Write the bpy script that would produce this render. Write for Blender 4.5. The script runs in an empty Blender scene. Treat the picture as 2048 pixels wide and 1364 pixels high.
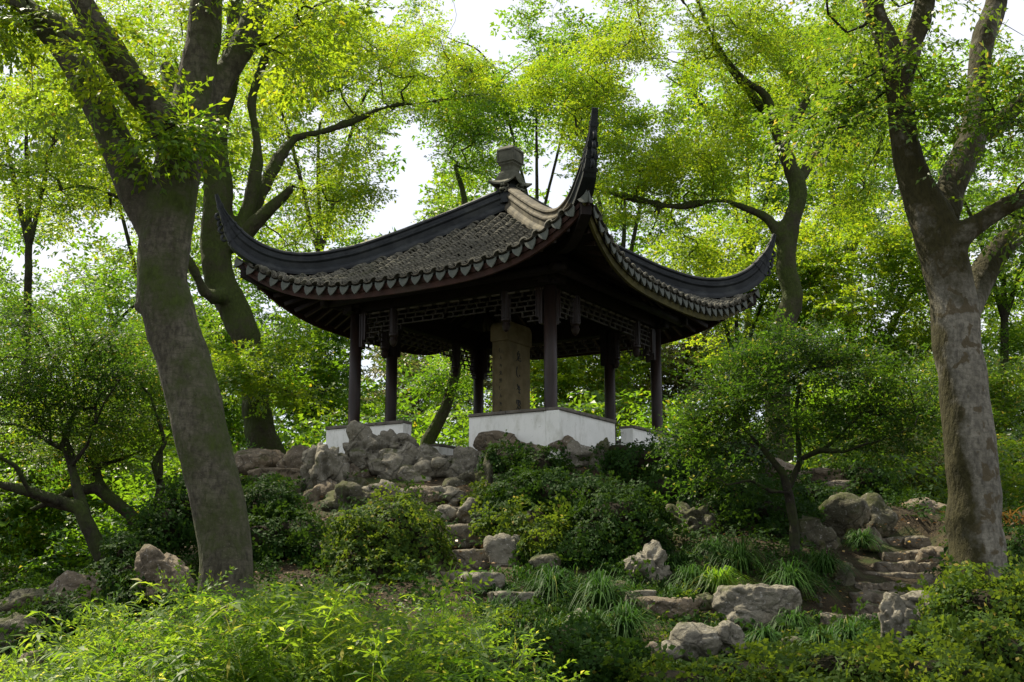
import bpy, math, random
import numpy as np
from mathutils import Matrix, Vector
R = math.radians
rng = np.random.default_rng(7)
random.seed(7)
SC = bpy.context.scene
COL = SC.collection

# ---------------------------------------------------------------- camera
CAMZ = 1.6
F = 2421.18; TILT = 0.200639
cd = bpy.data.cameras.new('camera'); cam = bpy.data.objects.new('camera', cd); COL.objects.link(cam)
cam.location = (0, 0, CAMZ); cam.rotation_euler = (math.pi/2 + TILT, 0, 0)
cd.sensor_width = 36; cd.lens = F/2048*36; cd.clip_start = 0.1; cd.clip_end = 900
SC.camera = cam

# ---------------------------------------------------------------- world, sun, exposure
SUN_EL, SUN_AZ = R(53), R(-50)         # azimuth measured from +Y (view direction) towards +X
w = bpy.data.worlds.new('World'); SC.world = w; w.use_nodes = True
nt = w.node_tree; nt.nodes.clear()
sky = nt.nodes.new('ShaderNodeTexSky'); sky.sky_type = 'NISHITA'; sky.sun_disc = False
sky.sun_elevation = SUN_EL; sky.sun_rotation = SUN_AZ
sky.air_density = 1.0; sky.dust_density = 1.0
tcw = nt.nodes.new('ShaderNodeTexCoord'); nzw = nt.nodes.new('ShaderNodeTexNoise')
nzw.inputs['Scale'].default_value = 2.3; nzw.inputs['Detail'].default_value = 6
nt.links.new(tcw.outputs['Generated'], nzw.inputs['Vector'])
mrw = nt.nodes.new('ShaderNodeMapRange'); mrw.inputs[1].default_value = .30; mrw.inputs[2].default_value = .62
mrw.inputs[3].default_value = .62; mrw.inputs[4].default_value = .97
nt.links.new(nzw.outputs['Fac'], mrw.inputs[0])
mxw = nt.nodes.new('ShaderNodeMix'); mxw.data_type = 'RGBA'
nt.links.new(mrw.outputs[0], mxw.inputs[0]); nt.links.new(sky.outputs[0], mxw.inputs[6])
mxw.inputs[7].default_value = (5.9, 6.0, 6.4, 1)      # thin bright cloud
bg = nt.nodes.new('ShaderNodeBackground'); bg.inputs['Strength'].default_value = .09
nt.links.new(mxw.outputs[2], bg.inputs[0])
ow = nt.nodes.new('ShaderNodeOutputWorld'); nt.links.new(bg.outputs[0], ow.inputs[0])
sd = bpy.data.lights.new('sun', 'SUN'); so = bpy.data.objects.new('sun', sd); COL.objects.link(so)
sd.energy = 5.0; sd.angle = R(.53); sd.color = (1, .90, .70)
sv = Vector((math.sin(SUN_AZ)*math.cos(SUN_EL), math.cos(SUN_AZ)*math.cos(SUN_EL), math.sin(SUN_EL)))
so.rotation_euler = sv.to_track_quat('Z', 'Y').to_euler()
SC.view_settings.view_transform = 'Standard'; SC.view_settings.look = 'None'
SC.view_settings.gamma = 1; SC.view_settings.use_curve_mapping = False
SC.view_settings.exposure = 1.08
SC.render.engine = 'CYCLES'
SC.cycles.use_denoising = True
SC.cycles.max_bounces = 6; SC.cycles.diffuse_bounces = 3; SC.cycles.transmission_bounces = 4
SC.cycles.glossy_bounces = 2; SC.cycles.transparent_max_bounces = 4
SC.cycles.sample_clamp_indirect = 4

# ---------------------------------------------------------------- helpers
ct, st = math.cos(TILT), math.sin(TILT)
def P(px, py, d):
    """world point seen at photograph pixel (px,py), d metres in front (along +Y)"""
    dx = (px-1024)/F; dy = (682-py)/F
    y = ct-dy*st; z = st+dy*ct
    return np.array([dx*d/y, d, CAMZ+z*d/y])
def proj(p):
    p = np.atleast_2d(p); X = p[:, 0]; Y = p[:, 1]; Z = p[:, 2]-CAMZ
    fw = Y*ct+Z*st; up = -Y*st+Z*ct; fw = np.maximum(fw, .01)
    return np.c_[1024+F*X/fw, 682-F*up/fw, fw]

def hash3(ix, iy, iz):
    n = (ix*374761393+iy*668265263+iz*2147483647+1442695041) & 0xffffffff
    n = ((n ^ (n >> 13))*1274126177) & 0xffffffff
    n = ((n ^ (n >> 16))*2246822519) & 0xffffffff
    return ((n ^ (n >> 15)) & 0xffff)/32767.5-1
def vnoise(p):
    p = np.asarray(p, float); i = np.floor(p).astype(np.int64); f = p-i; f = f*f*(3-2*f)
    out = 0
    for a in (0, 1):
        for b in (0, 1):
            for c in (0, 1):
                wgt = (f[:, 0] if a else 1-f[:, 0])*(f[:, 1] if b else 1-f[:, 1])*(f[:, 2] if c else 1-f[:, 2])
                out = out+wgt*hash3(i[:, 0]+a, i[:, 1]+b, i[:, 2]+c)
    return out
def fbm(p, o=4):
    s = 0; a = 1
    for k in range(o):
        s = s+a*vnoise(np.asarray(p)*2**k+k*17.3); a *= .5
    return s

def tag(o, label=None, cat=None, group=None, kind=None):
    if label: o['label'] = label
    if cat: o['category'] = cat
    if group: o['group'] = group
    if kind: o['kind'] = kind
    return o
def empty(name, loc, label=None, cat=None, group=None, kind=None):
    o = bpy.data.objects.new(name, None); COL.objects.link(o); o.location = tuple(loc); o.empty_display_size = .2
    return tag(o, label, cat, group, kind)
class MB:
    def __init__(s): s.v = []; s.f = []
    def add(s, v, f):
        n = len(s.v); s.v.extend([tuple(map(float, q)) for q in v]); s.f.extend([tuple(i+n for i in q) for q in f])
    def box(s, c, sz, M=None):
        x, y, z = np.array(sz)/2
        q = np.array([(-x,-y,-z),(x,-y,-z),(x,y,-z),(-x,y,-z),(-x,-y,z),(x,-y,z),(x,y,z),(-x,y,z)])
        if M is not None: q = q@np.array(M).T
        s.add(q+np.array(c), [(0,3,2,1),(4,5,6,7),(0,1,5,4),(1,2,6,5),(2,3,7,6),(3,0,4,7)])
    def tube(s, pts, rad, n=8, cap=True):
        pts = np.array(pts, float); m = len(pts); rad = np.broadcast_to(rad, m)
        v, f = tube_arr(pts, rad, n)
        f = [tuple(q) for q in f]
        if cap: f += [tuple(range(n))[::-1], tuple(range((m-1)*n, m*n))]
        s.add(v, f)
    def lathe(s, c, prof, n=16, axis=None):
        v = []; f = []
        for r, z in prof:
            for k in range(n):
                a = 2*math.pi*k/n; v.append((c[0]+r*math.cos(a), c[1]+r*math.sin(a), c[2]+z))
        for i in range(len(prof)-1):
            for k in range(n):
                f.append((i*n+k, i*n+(k+1) % n, (i+1)*n+(k+1) % n, (i+1)*n+k))
        f += [tuple(range(n))[::-1], tuple(range((len(prof)-1)*n, len(prof)*n))]
        s.add(v, f)
    def grid(s, pts, closed=False):
        """pts[i][j]; quads between rows; closed joins j ends; ends capped when closed"""
        m = len(pts); n = len(pts[0]); v = [q for r in pts for q in r]; f = []
        for i in range(m-1):
            for j in range(n if closed else n-1):
                f.append((i*n+j, i*n+(j+1) % n, (i+1)*n+(j+1) % n, (i+1)*n+j))
        if closed: f += [tuple(range(n))[::-1], tuple(range((m-1)*n, m*n))]
        s.add(v, f)
    def build(s, name, mat, parent=None, origin=None, smooth=False, bevel=0):
        o0 = np.array(origin if origin is not None else (tuple(parent_loc(parent)) if parent else (0, 0, 0)), float)
        me = bpy.data.meshes.new(name)
        me.from_pydata([tuple(np.array(q)-o0) for q in s.v], [], s.f); me.update()
        if smooth:
            me.polygons.foreach_set('use_smooth', [True]*len(me.polygons))
        me.materials.append(mat)
        o = bpy.data.objects.new(name, me); COL.objects.link(o)
        if parent:
            o.parent = parent; o.location = tuple(o0-parent_loc(parent))
        else: o.location = tuple(o0)
        if bevel:
            b = o.modifiers.new('bevel', 'BEVEL'); b.width = bevel; b.segments = 2; b.limit_method = 'ANGLE'
        return o
def parent_loc(p):
    l = np.array(p.location, float)
    while p.parent: p = p.parent; l = l+np.array(p.location)
    return l
def tube_arr(pts, rad, n):
    m = len(pts); T = np.gradient(pts, axis=0); T /= np.linalg.norm(T, axis=1)[:, None]+1e-9
    up = np.array([0, 0, 1.]) if abs(T[0][2]) < .9 else np.array([1., 0, 0])
    N = np.cross(T[0], up); N /= np.linalg.norm(N)
    ang = np.arange(n)*2*math.pi/n; V = []
    for i in range(m):
        N = N-T[i]*(N@T[i]); N /= np.linalg.norm(N)+1e-9; B = np.cross(T[i], N)
        V.append(pts[i]+rad[i]*(np.cos(ang)[:, None]*N+np.sin(ang)[:, None]*B))
    i = np.arange(m-1)[:, None]*n; j = np.arange(n)[None]; j2 = (j+1) % n
    Fq = np.stack([i+j, i+j2, i+n+j2, i+n+j], -1).reshape(-1, 4)
    return np.concatenate(V), Fq
def np_mesh(name, V, Q, mat, parent=None, origin=None, attrs=None, smooth=False):
    o0 = np.array(origin if origin is not None else (parent_loc(parent) if parent else (0, 0, 0)), float)
    me = bpy.data.meshes.new(name); V = np.asarray(V, np.float32)-o0.astype(np.float32); Q = np.asarray(Q, np.int32)
    k = Q.shape[1]
    me.vertices.add(len(V)); me.vertices.foreach_set('co', V.ravel())
    me.loops.add(Q.size); me.loops.foreach_set('vertex_index', Q.ravel())
    me.polygons.add(len(Q)); me.polygons.foreach_set('loop_start', np.arange(len(Q), dtype=np.int32)*k)
    me.polygons.foreach_set('loop_total', np.full(len(Q), k, np.int32))
    if smooth: me.polygons.foreach_set('use_smooth', np.ones(len(Q), bool))
    for nm, val in (attrs or {}).items():
        a = me.attributes.new(nm, 'FLOAT', 'POINT'); a.data.foreach_set('value', np.asarray(val, np.float32))
    me.update(calc_edges=True)
    me.materials.append(mat)
    o = bpy.data.objects.new(name, me); COL.objects.link(o)
    if parent: o.parent = parent; o.location = tuple(o0-parent_loc(parent))
    else: o.location = tuple(o0)
    return o

# ---------------------------------------------------------------- materials
class NM:
    def __init__(s, name):
        s.m = bpy.data.materials.new(name); s.m.use_nodes = True; s.t = s.m.node_tree; s.t.nodes.clear()
        s.o = s.n('ShaderNodeOutputMaterial'); s.tc = s.n('ShaderNodeTexCoord')
    def n(s, t, **k):
        x = s.t.nodes.new(t)
        for a, b in k.items(): setattr(x, a, b)
        return x
    def l(s, a, b): s.t.links.new(a, b)
    def noise(s, scale, detail=5, rough=.55, vec=None, dist=0, stretch=None):
        x = s.n('ShaderNodeTexNoise'); x.inputs['Scale'].default_value = scale; x.inputs['Detail'].default_value = detail
        x.inputs['Roughness'].default_value = rough; x.inputs['Distortion'].default_value = dist
        v = vec or s.tc.outputs['Object']
        if stretch:
            mp = s.n('ShaderNodeMapping'); mp.inputs['Scale'].default_value = stretch; s.l(v, mp.inputs[0]); v = mp.outputs[0]
        s.l(v, x.inputs['Vector']); return x.outputs['Fac']
    def rng(s, x, a, b, c=0., d=1.):
        r = s.n('ShaderNodeMapRange'); s.l(x, r.inputs[0])
        for i, q in enumerate((a, b, c, d)): r.inputs[i+1].default_value = q
        return r.outputs[0]
    def mix(s, f, a, b):
        r = s.n('ShaderNodeMix', data_type='RGBA')
        for i, q in ((0, f), (6, a), (7, b)):
            if isinstance(q, (tuple, list)): r.inputs[i].default_value = (*q[:3], 1)
            elif isinstance(q, (int, float)): r.inputs[i].default_value = q
            else: s.l(q, r.inputs[i])
        return r.outputs[2]
    def math(s, op, a, b=0.):
        r = s.n('ShaderNodeMath', operation=op)
        for i, q in enumerate((a, b)):
            if isinstance(q, (int, float)): r.inputs[i].default_value = q
            else: s.l(q, r.inputs[i])
        return r.outputs[0]
    def bump(s, h, strength=.5, dist=.02, prev=None):
        b = s.n('ShaderNodeBump'); b.inputs['Strength'].default_value = strength; b.inputs['Distance'].default_value = dist
        s.l(h, b.inputs['Height'])
        if prev: s.l(prev, b.inputs['Normal'])
        return b.outputs[0]
    def pbr(s, col, rough=.8, spec=.3, normal=None):
        b = s.n('ShaderNodeBsdfPrincipled')
        if isinstance(col, tuple): b.inputs['Base Color'].default_value = (*col, 1)
        else: s.l(col, b.inputs['Base Color'])
        if isinstance(rough, (int, float)): b.inputs['Roughness'].default_value = rough
        else: s.l(rough, b.inputs['Roughness'])
        b.inputs['Specular IOR Level'].default_value = spec
        if normal: s.l(normal, b.inputs['Normal'])
        s.l(b.outputs[0], s.o.inputs[0]); return s.m
    def upness(s):
        g = s.n('ShaderNodeNewGeometry'); x = s.n('ShaderNodeSeparateXYZ'); s.l(g.outputs['Normal'], x.inputs[0]); return x.outputs
def attr(m, name):
    a = m.n('ShaderNodeAttribute'); a.attribute_name = name; return a.outputs['Fac']

def leaf_mat(name, c1, c2, cy, t1, t2, gloss=.35, rough=.45, tr=.5, yel=.93):
    m = NM(name); hue = attr(m, 'hue'); r = attr(m, 'rnd')
    big = m.noise(.55, 3); h = m.math('ADD', m.math('MULTIPLY', hue, .55), m.math('MULTIPLY', m.rng(big, .35, .65), .45))
    jit = m.math('ADD', m.math('MULTIPLY', r, .35), .0)
    h2 = m.math('ADD', m.math('MULTIPLY', h, .65), jit)
    col = m.mix(h2, c1, c2); col = m.mix(m.rng(r, yel, yel+.02), col, cy)
    tcol = m.mix(h2, t1, t2); tcol = m.mix(m.rng(r, yel, yel+.02), tcol, tuple(min(.75, q*2.4) for q in cy))
    b = m.n('ShaderNodeBsdfPrincipled'); m.l(col, b.inputs['Base Color']); b.inputs['Roughness'].default_value = rough
    b.inputs['Specular IOR Level'].default_value = gloss
    t = m.n('ShaderNodeBsdfTranslucent'); m.l(tcol, t.inputs[0])
    mx = m.n('ShaderNodeMixShader'); mx.inputs[0].default_value = tr; m.l(b.outputs[0], mx.inputs[1]); m.l(t.outputs[0], mx.inputs[2])
    m.l(mx.outputs[0], m.o.inputs[0]); return m.m

def bark_mat(name, a, b, moss=.45, mosscol=(.035, .05, .008), patch=None, scale=1., ridged=.5, side=None):
    m = NM(name)
    n1 = m.noise(3.5*scale, 6, .65, stretch=(1, 1, .35)); n2 = m.noise(22*scale, 5, .6, stretch=(1, 1, .5))
    col = m.mix(m.rng(n1, .35, .65), a, b)
    col = m.mix(m.rng(n2, .42, .66, 0, .75), col, tuple(q*.35 for q in a))
    n4 = m.noise(7*scale, 8, .75, stretch=(.6, .6, 1.6)); col = m.mix(m.rng(n4, .52, .62, 0, .55), col, tuple(q*.5 for q in a))
    cw = m.n('ShaderNodeTexWave', wave_type='BANDS', bands_direction='Z'); cw.inputs['Scale'].default_value = 5; cw.inputs['Distortion'].default_value = 9; cw.inputs['Detail'].default_value = 4; m.l(m.tc.outputs['Object'], cw.inputs['Vector'])
    col = m.mix(m.rng(cw.outputs['Fac'], .0, .12, .35, 0), col, tuple(q*.5 for q in a))
    if patch:
        v = m.noise(7*scale, 3, .5, dist=.4); col = m.mix(m.rng(v, .56, .60), col, patch)
    lich = m.noise(46*scale, 2, .5); col = m.mix(m.rng(lich, .70, .76, 0, .4), col, (.26, .26, .20))
    mo = m.noise(1.7*scale, 7, .7)
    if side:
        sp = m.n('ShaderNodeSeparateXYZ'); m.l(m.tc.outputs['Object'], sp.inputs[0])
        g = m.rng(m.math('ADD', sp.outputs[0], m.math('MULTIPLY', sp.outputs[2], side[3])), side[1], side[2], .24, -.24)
        g = m.math('MAXIMUM', g, m.rng(sp.outputs[2], side[4]-.5, side[4]+.6, -.24, .16))  # height term paints the shade above the fork, in the moss colour
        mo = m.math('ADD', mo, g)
    up = m.upness()
    mo = m.math('ADD', mo, m.math('MULTIPLY', up[2], .10))
    col = m.mix(m.rng(mo, 1-moss-.10, 1-moss+.10), col, m.mix(m.rng(n2, .3, .7), mosscol, tuple(q*2.1 for q in mosscol)))
    nb = m.bump(n2, ridged+.3, .045, m.bump(n1, .7, .08)); nb = m.bump(m.noise(90*scale, 3), .3, .008, nb)
    return m.pbr(col, .9, .2, nb)

def rock_mat(name, a, b, moss=.40, warm=(.22, .165, .10), warmth=.4):
    m = NM(name)
    n1 = m.noise(2.2, 6, .62); n2 = m.noise(9, 7, .65); n3 = m.noise(40, 4, .6)
    col = m.mix(m.rng(n1, .35, .65), a, b)
    col = m.mix(m.rng(m.noise(1.3, 4), 1-warmth-.1, 1-warmth+.1, 0, .6), col, warm)
    col = m.mix(m.rng(n2, .50, .64, 0, .65), col, tuple(q*.35 for q in a))
    vo = m.n('ShaderNodeTexVoronoi', feature='DISTANCE_TO_EDGE'); vo.inputs['Scale'].default_value = 1.7
    mxv = m.n('ShaderNodeMix', data_type='VECTOR'); mxv.inputs[0].default_value = .12
    nn = m.n('ShaderNodeTexNoise'); nn.inputs['Scale'].default_value = 4; m.l(m.tc.outputs['Object'], nn.inputs['Vector'])
    m.l(m.tc.outputs['Object'], mxv.inputs[4]); m.l(nn.outputs['Color'], mxv.inputs[5]); m.l(mxv.outputs[1], vo.inputs['Vector'])
    crack = m.rng(vo.outputs['Distance'], -.01, .022)
    col = m.mix(crack, tuple(q*.45 for q in a), col)
    sp = m.noise(30, 2, .5); col = m.mix(m.rng(sp, .63, .68, 0, .4), col, (.42, .41, .37))
    up = m.upness()
    mo = m.math('ADD', m.noise(3.1, 6, .7), m.math('MULTIPLY', up[2], .09))
    col = m.mix(m.rng(mo, 1-moss-.03, 1-moss+.08, 0, .85), col, m.mix(n3, (.018, .028, .006), (.07, .075, .02)))
    nb = m.bump(n2, .9, .06, m.bump(crack, .5, .03)); nb = m.bump(n3, .55, .015, nb)
    return m.pbr(col, .92, .2, nb)

def plain(name, a, b, scale=6, rough=.7, spec=.3, bump=.25, bd=.01, stretch=None, dirt=None):
    m = NM(name); n = m.noise(scale, 6, .6, stretch=stretch); col = m.mix(m.rng(n, .35, .65), a, b)
    if dirt: col = m.mix(m.rng(m.noise(1.6, 6, .7), .52, .72, 0, .7), col, dirt)
    return m.pbr(col, rough, spec, m.bump(m.noise(scale*5, 4, .6, stretch=stretch), bump, bd))

# ---------------------------------------------------------------- ground
def C3(px, d, z): return (P(px, 700, d)[0], d, z)
ctl = []
for xx in (-40, -12, 0, 12, 40):
    for yy in (-25, -8, 3, 6.5): ctl.append((xx, yy, 0 if yy < 5 else .15))
for px in (-300, 0, 450, 900): ctl.append(C3(px, 9, .35))
for px in (1300, 1700, 2048, 2500): ctl.append(C3(px, 9, .45))
ctl += [C3(450, 11.6, 1.0), C3(900, 11.5, .95), C3(1400, 10.7, .9), C3(1510, 12.6, 1.12), C3(1750, 13, 1.25), C3(1950, 12.4, 1.5), C3(2250, 12, 1.6)]
ctl += [C3(1000, 12.6, 1.2), C3(1200, 13.2, 1.35), C3(1400, 13.6, 1.5)]
for q in [(1800, 1110, 15.2), (1840, 1020, 17.4), (1700, 1060, 16.2), (1600, 1110, 14.6), (1000, 1130, 14.6), (960, 1040, 16.6),
          (905, 960, 18.1), (660, 1120, 14.6), (650, 960, 18.6), (560, 950, 20.2), (500, 925, 24), (1180, 1060, 15.6), (1150, 930, 18.), (1380, 960, 18.2),
          (1500, 1040, 16), (1560, 965, 20), (1700, 985, 21), (1880, 1030, 19), (2100, 1060, 19), (2500, 1080, 20),
          (300, 1170, 14.5), (120, 1215, 14.5), (-250, 1240, 15), (60, 1215, 22), (330, 1100, 19), (-300, 1215, 26)]:
    ctl.append(tuple(P(*q)))
PAX = np.array([-0.8512, 0.5249]); PBX = np.array([0.5249, 0.8512]); PC = np.array([-.035, 21.836])
FLZ = CAMZ+2.12
def W(a, b, z=0.):
    q = PC+PAX*a+PBX*b; return np.array([q[0], q[1], z+CAMZ])
for a in (-2.2, 0, 2.2):
    for b in (-2.2, 0, 2.2): ctl.append(tuple(W(a, b, 2.03)))
ctl += [tuple(W(0, -2.5, 2.04)), tuple(W(.3, -3.3, 1.84)), tuple(W(.9, -3.9, 1.55))]
ctl += [tuple(W(4, 0, 1.9)), tuple(W(4, 4, 2.0)), tuple(W(0, 4, 2.0)), tuple(W(-4.2, 0, 1.75)), tuple(W(-4, 4, 1.8))]
for xx in (-45, -20, 0, 20, 45):
    for yy, zz in ((34, 2.6), (50, 2.2), (90, 3), (140, 4)): ctl.append((xx, yy, zz+(-.8 if xx < -10 and yy < 60 else 0)))
ctl = np.array(ctl)
def U(r): return np.where(r > 1e-9, r*r*np.log(r+1e-9), 0)
_n = len(ctl); _K = U(np.linalg.norm(ctl[:, None, :2]-ctl[None, :, :2], axis=2))+np.eye(_n)*.4
_Pm = np.c_[np.ones(_n), ctl[:, :2]]; _A = np.block([[_K, _Pm], [_Pm.T, np.zeros((3, 3))]])
_w = np.linalg.solve(_A, np.r_[ctl[:, 2], 0, 0, 0])
def gz(x, y):
    x = np.atleast_1d(np.asarray(x, float)); y = np.atleast_1d(np.asarray(y, float))
    xc = np.clip(x, -45, 45); yc = np.clip(y, -25, 140)
    r = np.sqrt((xc[:, None]-ctl[None, :, 0])**2+(yc[:, None]-ctl[None, :, 1])**2)
    z = U(r)@_w[:_n]+_w[_n]+_w[_n+1]*xc+_w[_n+2]*yc
    return z
def gz1(x, y): return float(gz(x, y)[0])
m = NM('soil'); n = m.noise(3, 6); c = m.mix(m.rng(n, .35, .65), (.022, .017, .010), (.050, .040, .025))
c = m.mix(m.rng(m.noise(1.1, 5), .5, .62), c, (.03, .045, .012)); c = m.mix(m.rng(m.noise(60, 2), .6, .66), c, (.09, .065, .03))
M_SOIL = m.pbr(c, .95, .1, m.bump(m.noise(25, 5), .8, .04))
xs = np.r_[np.linspace(-400, -18, 14)[:-1], np.linspace(-18, 18, 150), np.linspace(18, 400, 14)[1:]]
ys = np.r_[np.linspace(-60, 5, 8)[:-1], np.linspace(5, 32, 120), np.linspace(32, 600, 24)[1:]]
gx, gy = np.meshgrid(xs, ys); gxf = gx.ravel(); gyf = gy.ravel()
gzf = gz(gxf, gyf)
_q = proj(np.c_[gxf, gyf, gzf])
stp = ((_q[:, 0] > 1655) & (_q[:, 0] < 1885) & (_q[:, 1] > 1035) & (_q[:, 1] < 1250) & (gyf < 18.2) & (gyf > 12.6)) | ((_q[:, 0] > 885) & (_q[:, 0] < 980) & (_q[:, 1] > 1000) & (_q[:, 1] < 1165) & (gyf < 18) & (gyf > 13.8))
gzf = gzf-stp*.22
inn = (abs(gxf) < 18.1) & (gyf > 5) & (gyf < 32.1)
gzf = gzf+inn*fbm(np.c_[gxf*1.1, gyf*1.1, gxf*0], 4)*.07
nx, ny = len(xs), len(ys); ii = (np.arange(ny-1)[:, None]*nx+np.arange(nx-1)[None]).ravel()
np_mesh('ground', np.c_[gxf, gyf, gzf], np.c_[ii, ii+1, ii+nx+1, ii+nx], M_SOIL, smooth=True)['kind'] = 'structure'

# ---------------------------------------------------------------- pavilion
M_WOOD = plain('dark_red_lacquer', (.012, .008, .006), (.027, .015, .011), 9, .45, .3, .2, .004, (1, 1, .2))
M_DARK = plain('dark_timber', (.007, .005, .004), (.015, .010, .008), 8, .75, .2, .3, .004)
M_BOARD = plain('red_brown_board', (.030, .014, .010), (.055, .024, .017), 5, .7, .25, .3, .004, dirt=(.035, .035, .02))
M_BOARDM = plain('mossy_board', (.050, .045, .015), (.10, .09, .028), 5, .8, .2, .4, .006, dirt=(.03, .03, .014))
M_LAT = plain('worn_lattice_wood', (.014, .012, .008), (.045, .038, .026), 14, .7, .3, .2, .003)
M_TILE = plain('clay_tile', (.030, .030, .022), (.150, .142, .108), 9, .85, .25, .6, .008, dirt=(.045, .05, .02))
M_PAN = plain('pan_tile_clay', (.020, .019, .014), (.065, .06, .045), 7, .9, .15, .5, .006)
M_TILEB = plain('roof_bed', (.022, .019, .014), (.06, .052, .036), 10, .9, .1, .7, .02)
M_DRIP = plain('drip_tile_clay', (.042, .050, .042), (.095, .105, .088), 12, .8, .3, .4, .005, dirt=(.045, .05, .03))
M_RIDGE = plain('slate_ridge', (.006, .008, .009), (.019, .023, .024), 4, .6, .25, .35, .006, (1, 1, 1), dirt=(.055, .06, .055))
M_RIDGEP = plain('sunlit_weathered_plaster_ridge', (.040, .036, .026), (.12, .105, .072), 5, .85, .2, .5, .008, dirt=(.03, .027, .02))  # near ridge: weathering plus sunlight painted in as a paler tone
M_FIN = plain('grey_green_stone', (.05, .052, .036), (.11, .11, .08), 8, .85, .2, .4, .006, dirt=(.05, .055, .035))
parent_z = CAMZ+2.12
m = NM('white_plaster'); n = m.noise(2.2, 5); c = m.mix(m.rng(n, .3, .7), (.70, .71, .66), (.80, .80, .75))
c = m.mix(m.rng(m.noise(3.3, 7, .75, stretch=(1, 1, .4)), .50, .72, 0, .65), c, (.36, .36, .27))
c = m.mix(m.rng(m.noise(14, 3, .6, dist=1.2), .67, .70, 0, .5), c, (.3, .29, .22))
_z = m.n('ShaderNodeSeparateXYZ'); m.l(m.tc.outputs['Object'], _z.inputs[0])
_s = m.math('ADD', m.noise(5, 6, .7, stretch=(1, 1, .3)), m.rng(_z.outputs[2], FLZ-parent_z-.1, FLZ-parent_z+.28, .14, -.16))
c = m.mix(m.rng(_s, .52, .66, 0, .75), c, (.20, .22, .13))
M_PLAST = m.pbr(c, .9, .2, m.bump(m.noise(18, 5), .25, .01))
M_COPE = plain('coping_stone', (.085, .078, .065), (.16, .145, .12), 9, .85, .2, .4, .006, dirt=(.05, .045, .03))
M_GRAV = NM('gravel'); _n1 = M_GRAV.noise(120, 2); M_GRAV = M_GRAV.pbr(M_GRAV.mix(M_GRAV.rng(_n1, .4, .6), (.16, .115, .06), (.40, .31, .19)), .95, .1, M_GRAV.bump(_n1, .8, .01))

Hv = np.array([0, .12, .82, 1.5, 2.07, 2.52, 2.8, 3.0, 3.25, 3.45, 3.6, 3.7, 3.78])
Hz = np.array([7.44, 7.36, 6.86, 6.40, 6.065, 5.89, 5.86, 5.89, 6.01, 6.205, 6.42, 6.62, 6.86])
def Hs(v):  # surface of the hips (below the ridge)
    return np.interp(v, [0, .82, 1.5, 2.07, 2.5, 2.8, 3.0, 3.25, 3.54, 3.7], [7.0, 6.40, 5.97, 5.65, 5.47, 5.43, 5.46, 5.56, 5.76, 5.9])
def Z0(v):
    v = np.asarray(v, float); t = np.clip(1-v/3.28, 0, 1)
    return 4.93+2.07*t**1.22-.05*np.maximum(v-3.28, 0)
def zr(u, v):
    v = np.maximum(np.asarray(v, float), 1e-3); s = np.clip(np.abs(u)/v, 0, 1)
    return Z0(v)+(Hs(v)-Z0(v))*s**3.4
def ve(u): return 3.275+.265*(np.abs(u)/3.54)**2.5
faces = {'left': (lambda u, v, z: W(u, -v, z)), 'right': (lambda u, v, z: W(-v, -u, z)),
         'backr': (lambda u, v, z: W(-u, v, z)), 'backl': (lambda u, v, z: W(v, u, z))}
pav = empty('pavilion', W(0, 0, 2.12), 'black roofed Chinese garden pavilion with upswept corners standing on the rockery mound', 'pavilion')
pl = parent_loc(pav)
# roof bed + soffit
def surf(fn, off, vmin=0.02, inset=0., nu=40, nv=22):
    rows = []
    for j in range(nv+1):
        r = []
        for i in range(nu+1):
            s = -1+2*i/nu
            # eave point for this s
            u = s*3.54; v = ve(u)-inset
            uu = u*(1-inset/3.6)
            t = vmin+(1-vmin)*j/nv
            r.append(fn(uu*t, v*t, float(zr(uu*t, v*t))+off))
        rows.append(r)
    return rows
mb = MB()
for k, fn in faces.items(): mb.grid(surf(fn, -.02))
roof = mb.build('roof', M_TILEB, pav, smooth=True)
mb = MB()
for k, fn in faces.items(): mb.grid(surf(fn, -.13, inset=.03))
soff = mb.build('roof_soffit', M_DARK, pav, smooth=True)
# tiles
def tile_mesh(w, ln, h, th=.018, n=5, down=False):
    """curved tile: x across, y down the slope, z out"""
    V = []; Fc = []
    for lay, z0 in ((0, 0), (1, -th)):
        for y, rr in ((-ln/2, .94), (ln/2, 1.)):
            for i in range(n+1):
                a = math.pi*(i/n)
                x = -math.cos(a)*w/2*rr; z = math.sin(a)*h*rr+z0*(1 if not down else 1)
                V.append((x, y, z if not down else -z+z0*2))
    m1 = n+1
    for i in range(n):
        Fc.append((i, i+1, m1+i+1, m1+i)); Fc.append((2*m1+i, 3*m1+i, 3*m1+i+1, 2*m1+i+1))
        Fc.append((m1+i, m1+i+1, 3*m1+i+1, 3*m1+i))
    return np.array(V), Fc
TV, TF = tile_mesh(.138, .105, .078, th=.030)
tm = bpy.data.meshes.new('roof_tile'); tm.from_pydata([tuple(q) for q in TV], [], TF); tm.update(); tm.materials.append(M_TILE)
DVv = [(-.095, 0, .0), (-.05, 0, -.018), (0, 0, -.022), (.05, 0, -.018), (.095, 0, .0), (.088, .01, -.055), (.062, .018, -.105), (.03, .022, -.14), (0, .026, -.165), (-.03, .022, -.14), (-.062, .018, -.105), (-.088, .01, -.055)]
DV = [(x, y, z) for x, y, z in DVv]+[(x, y-.02, z) for x, y, z in DVv]
DF = [tuple(range(12))[::-1], tuple(range(12, 24))]+[(i, (i+1) % 12, 12+(i+1) % 12, 12+i) for i in range(12)]
dm = bpy.data.meshes.new('drip_tile'); dm.from_pydata(DV, [], DF); dm.update(); dm.materials.append(M_DRIP)
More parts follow.
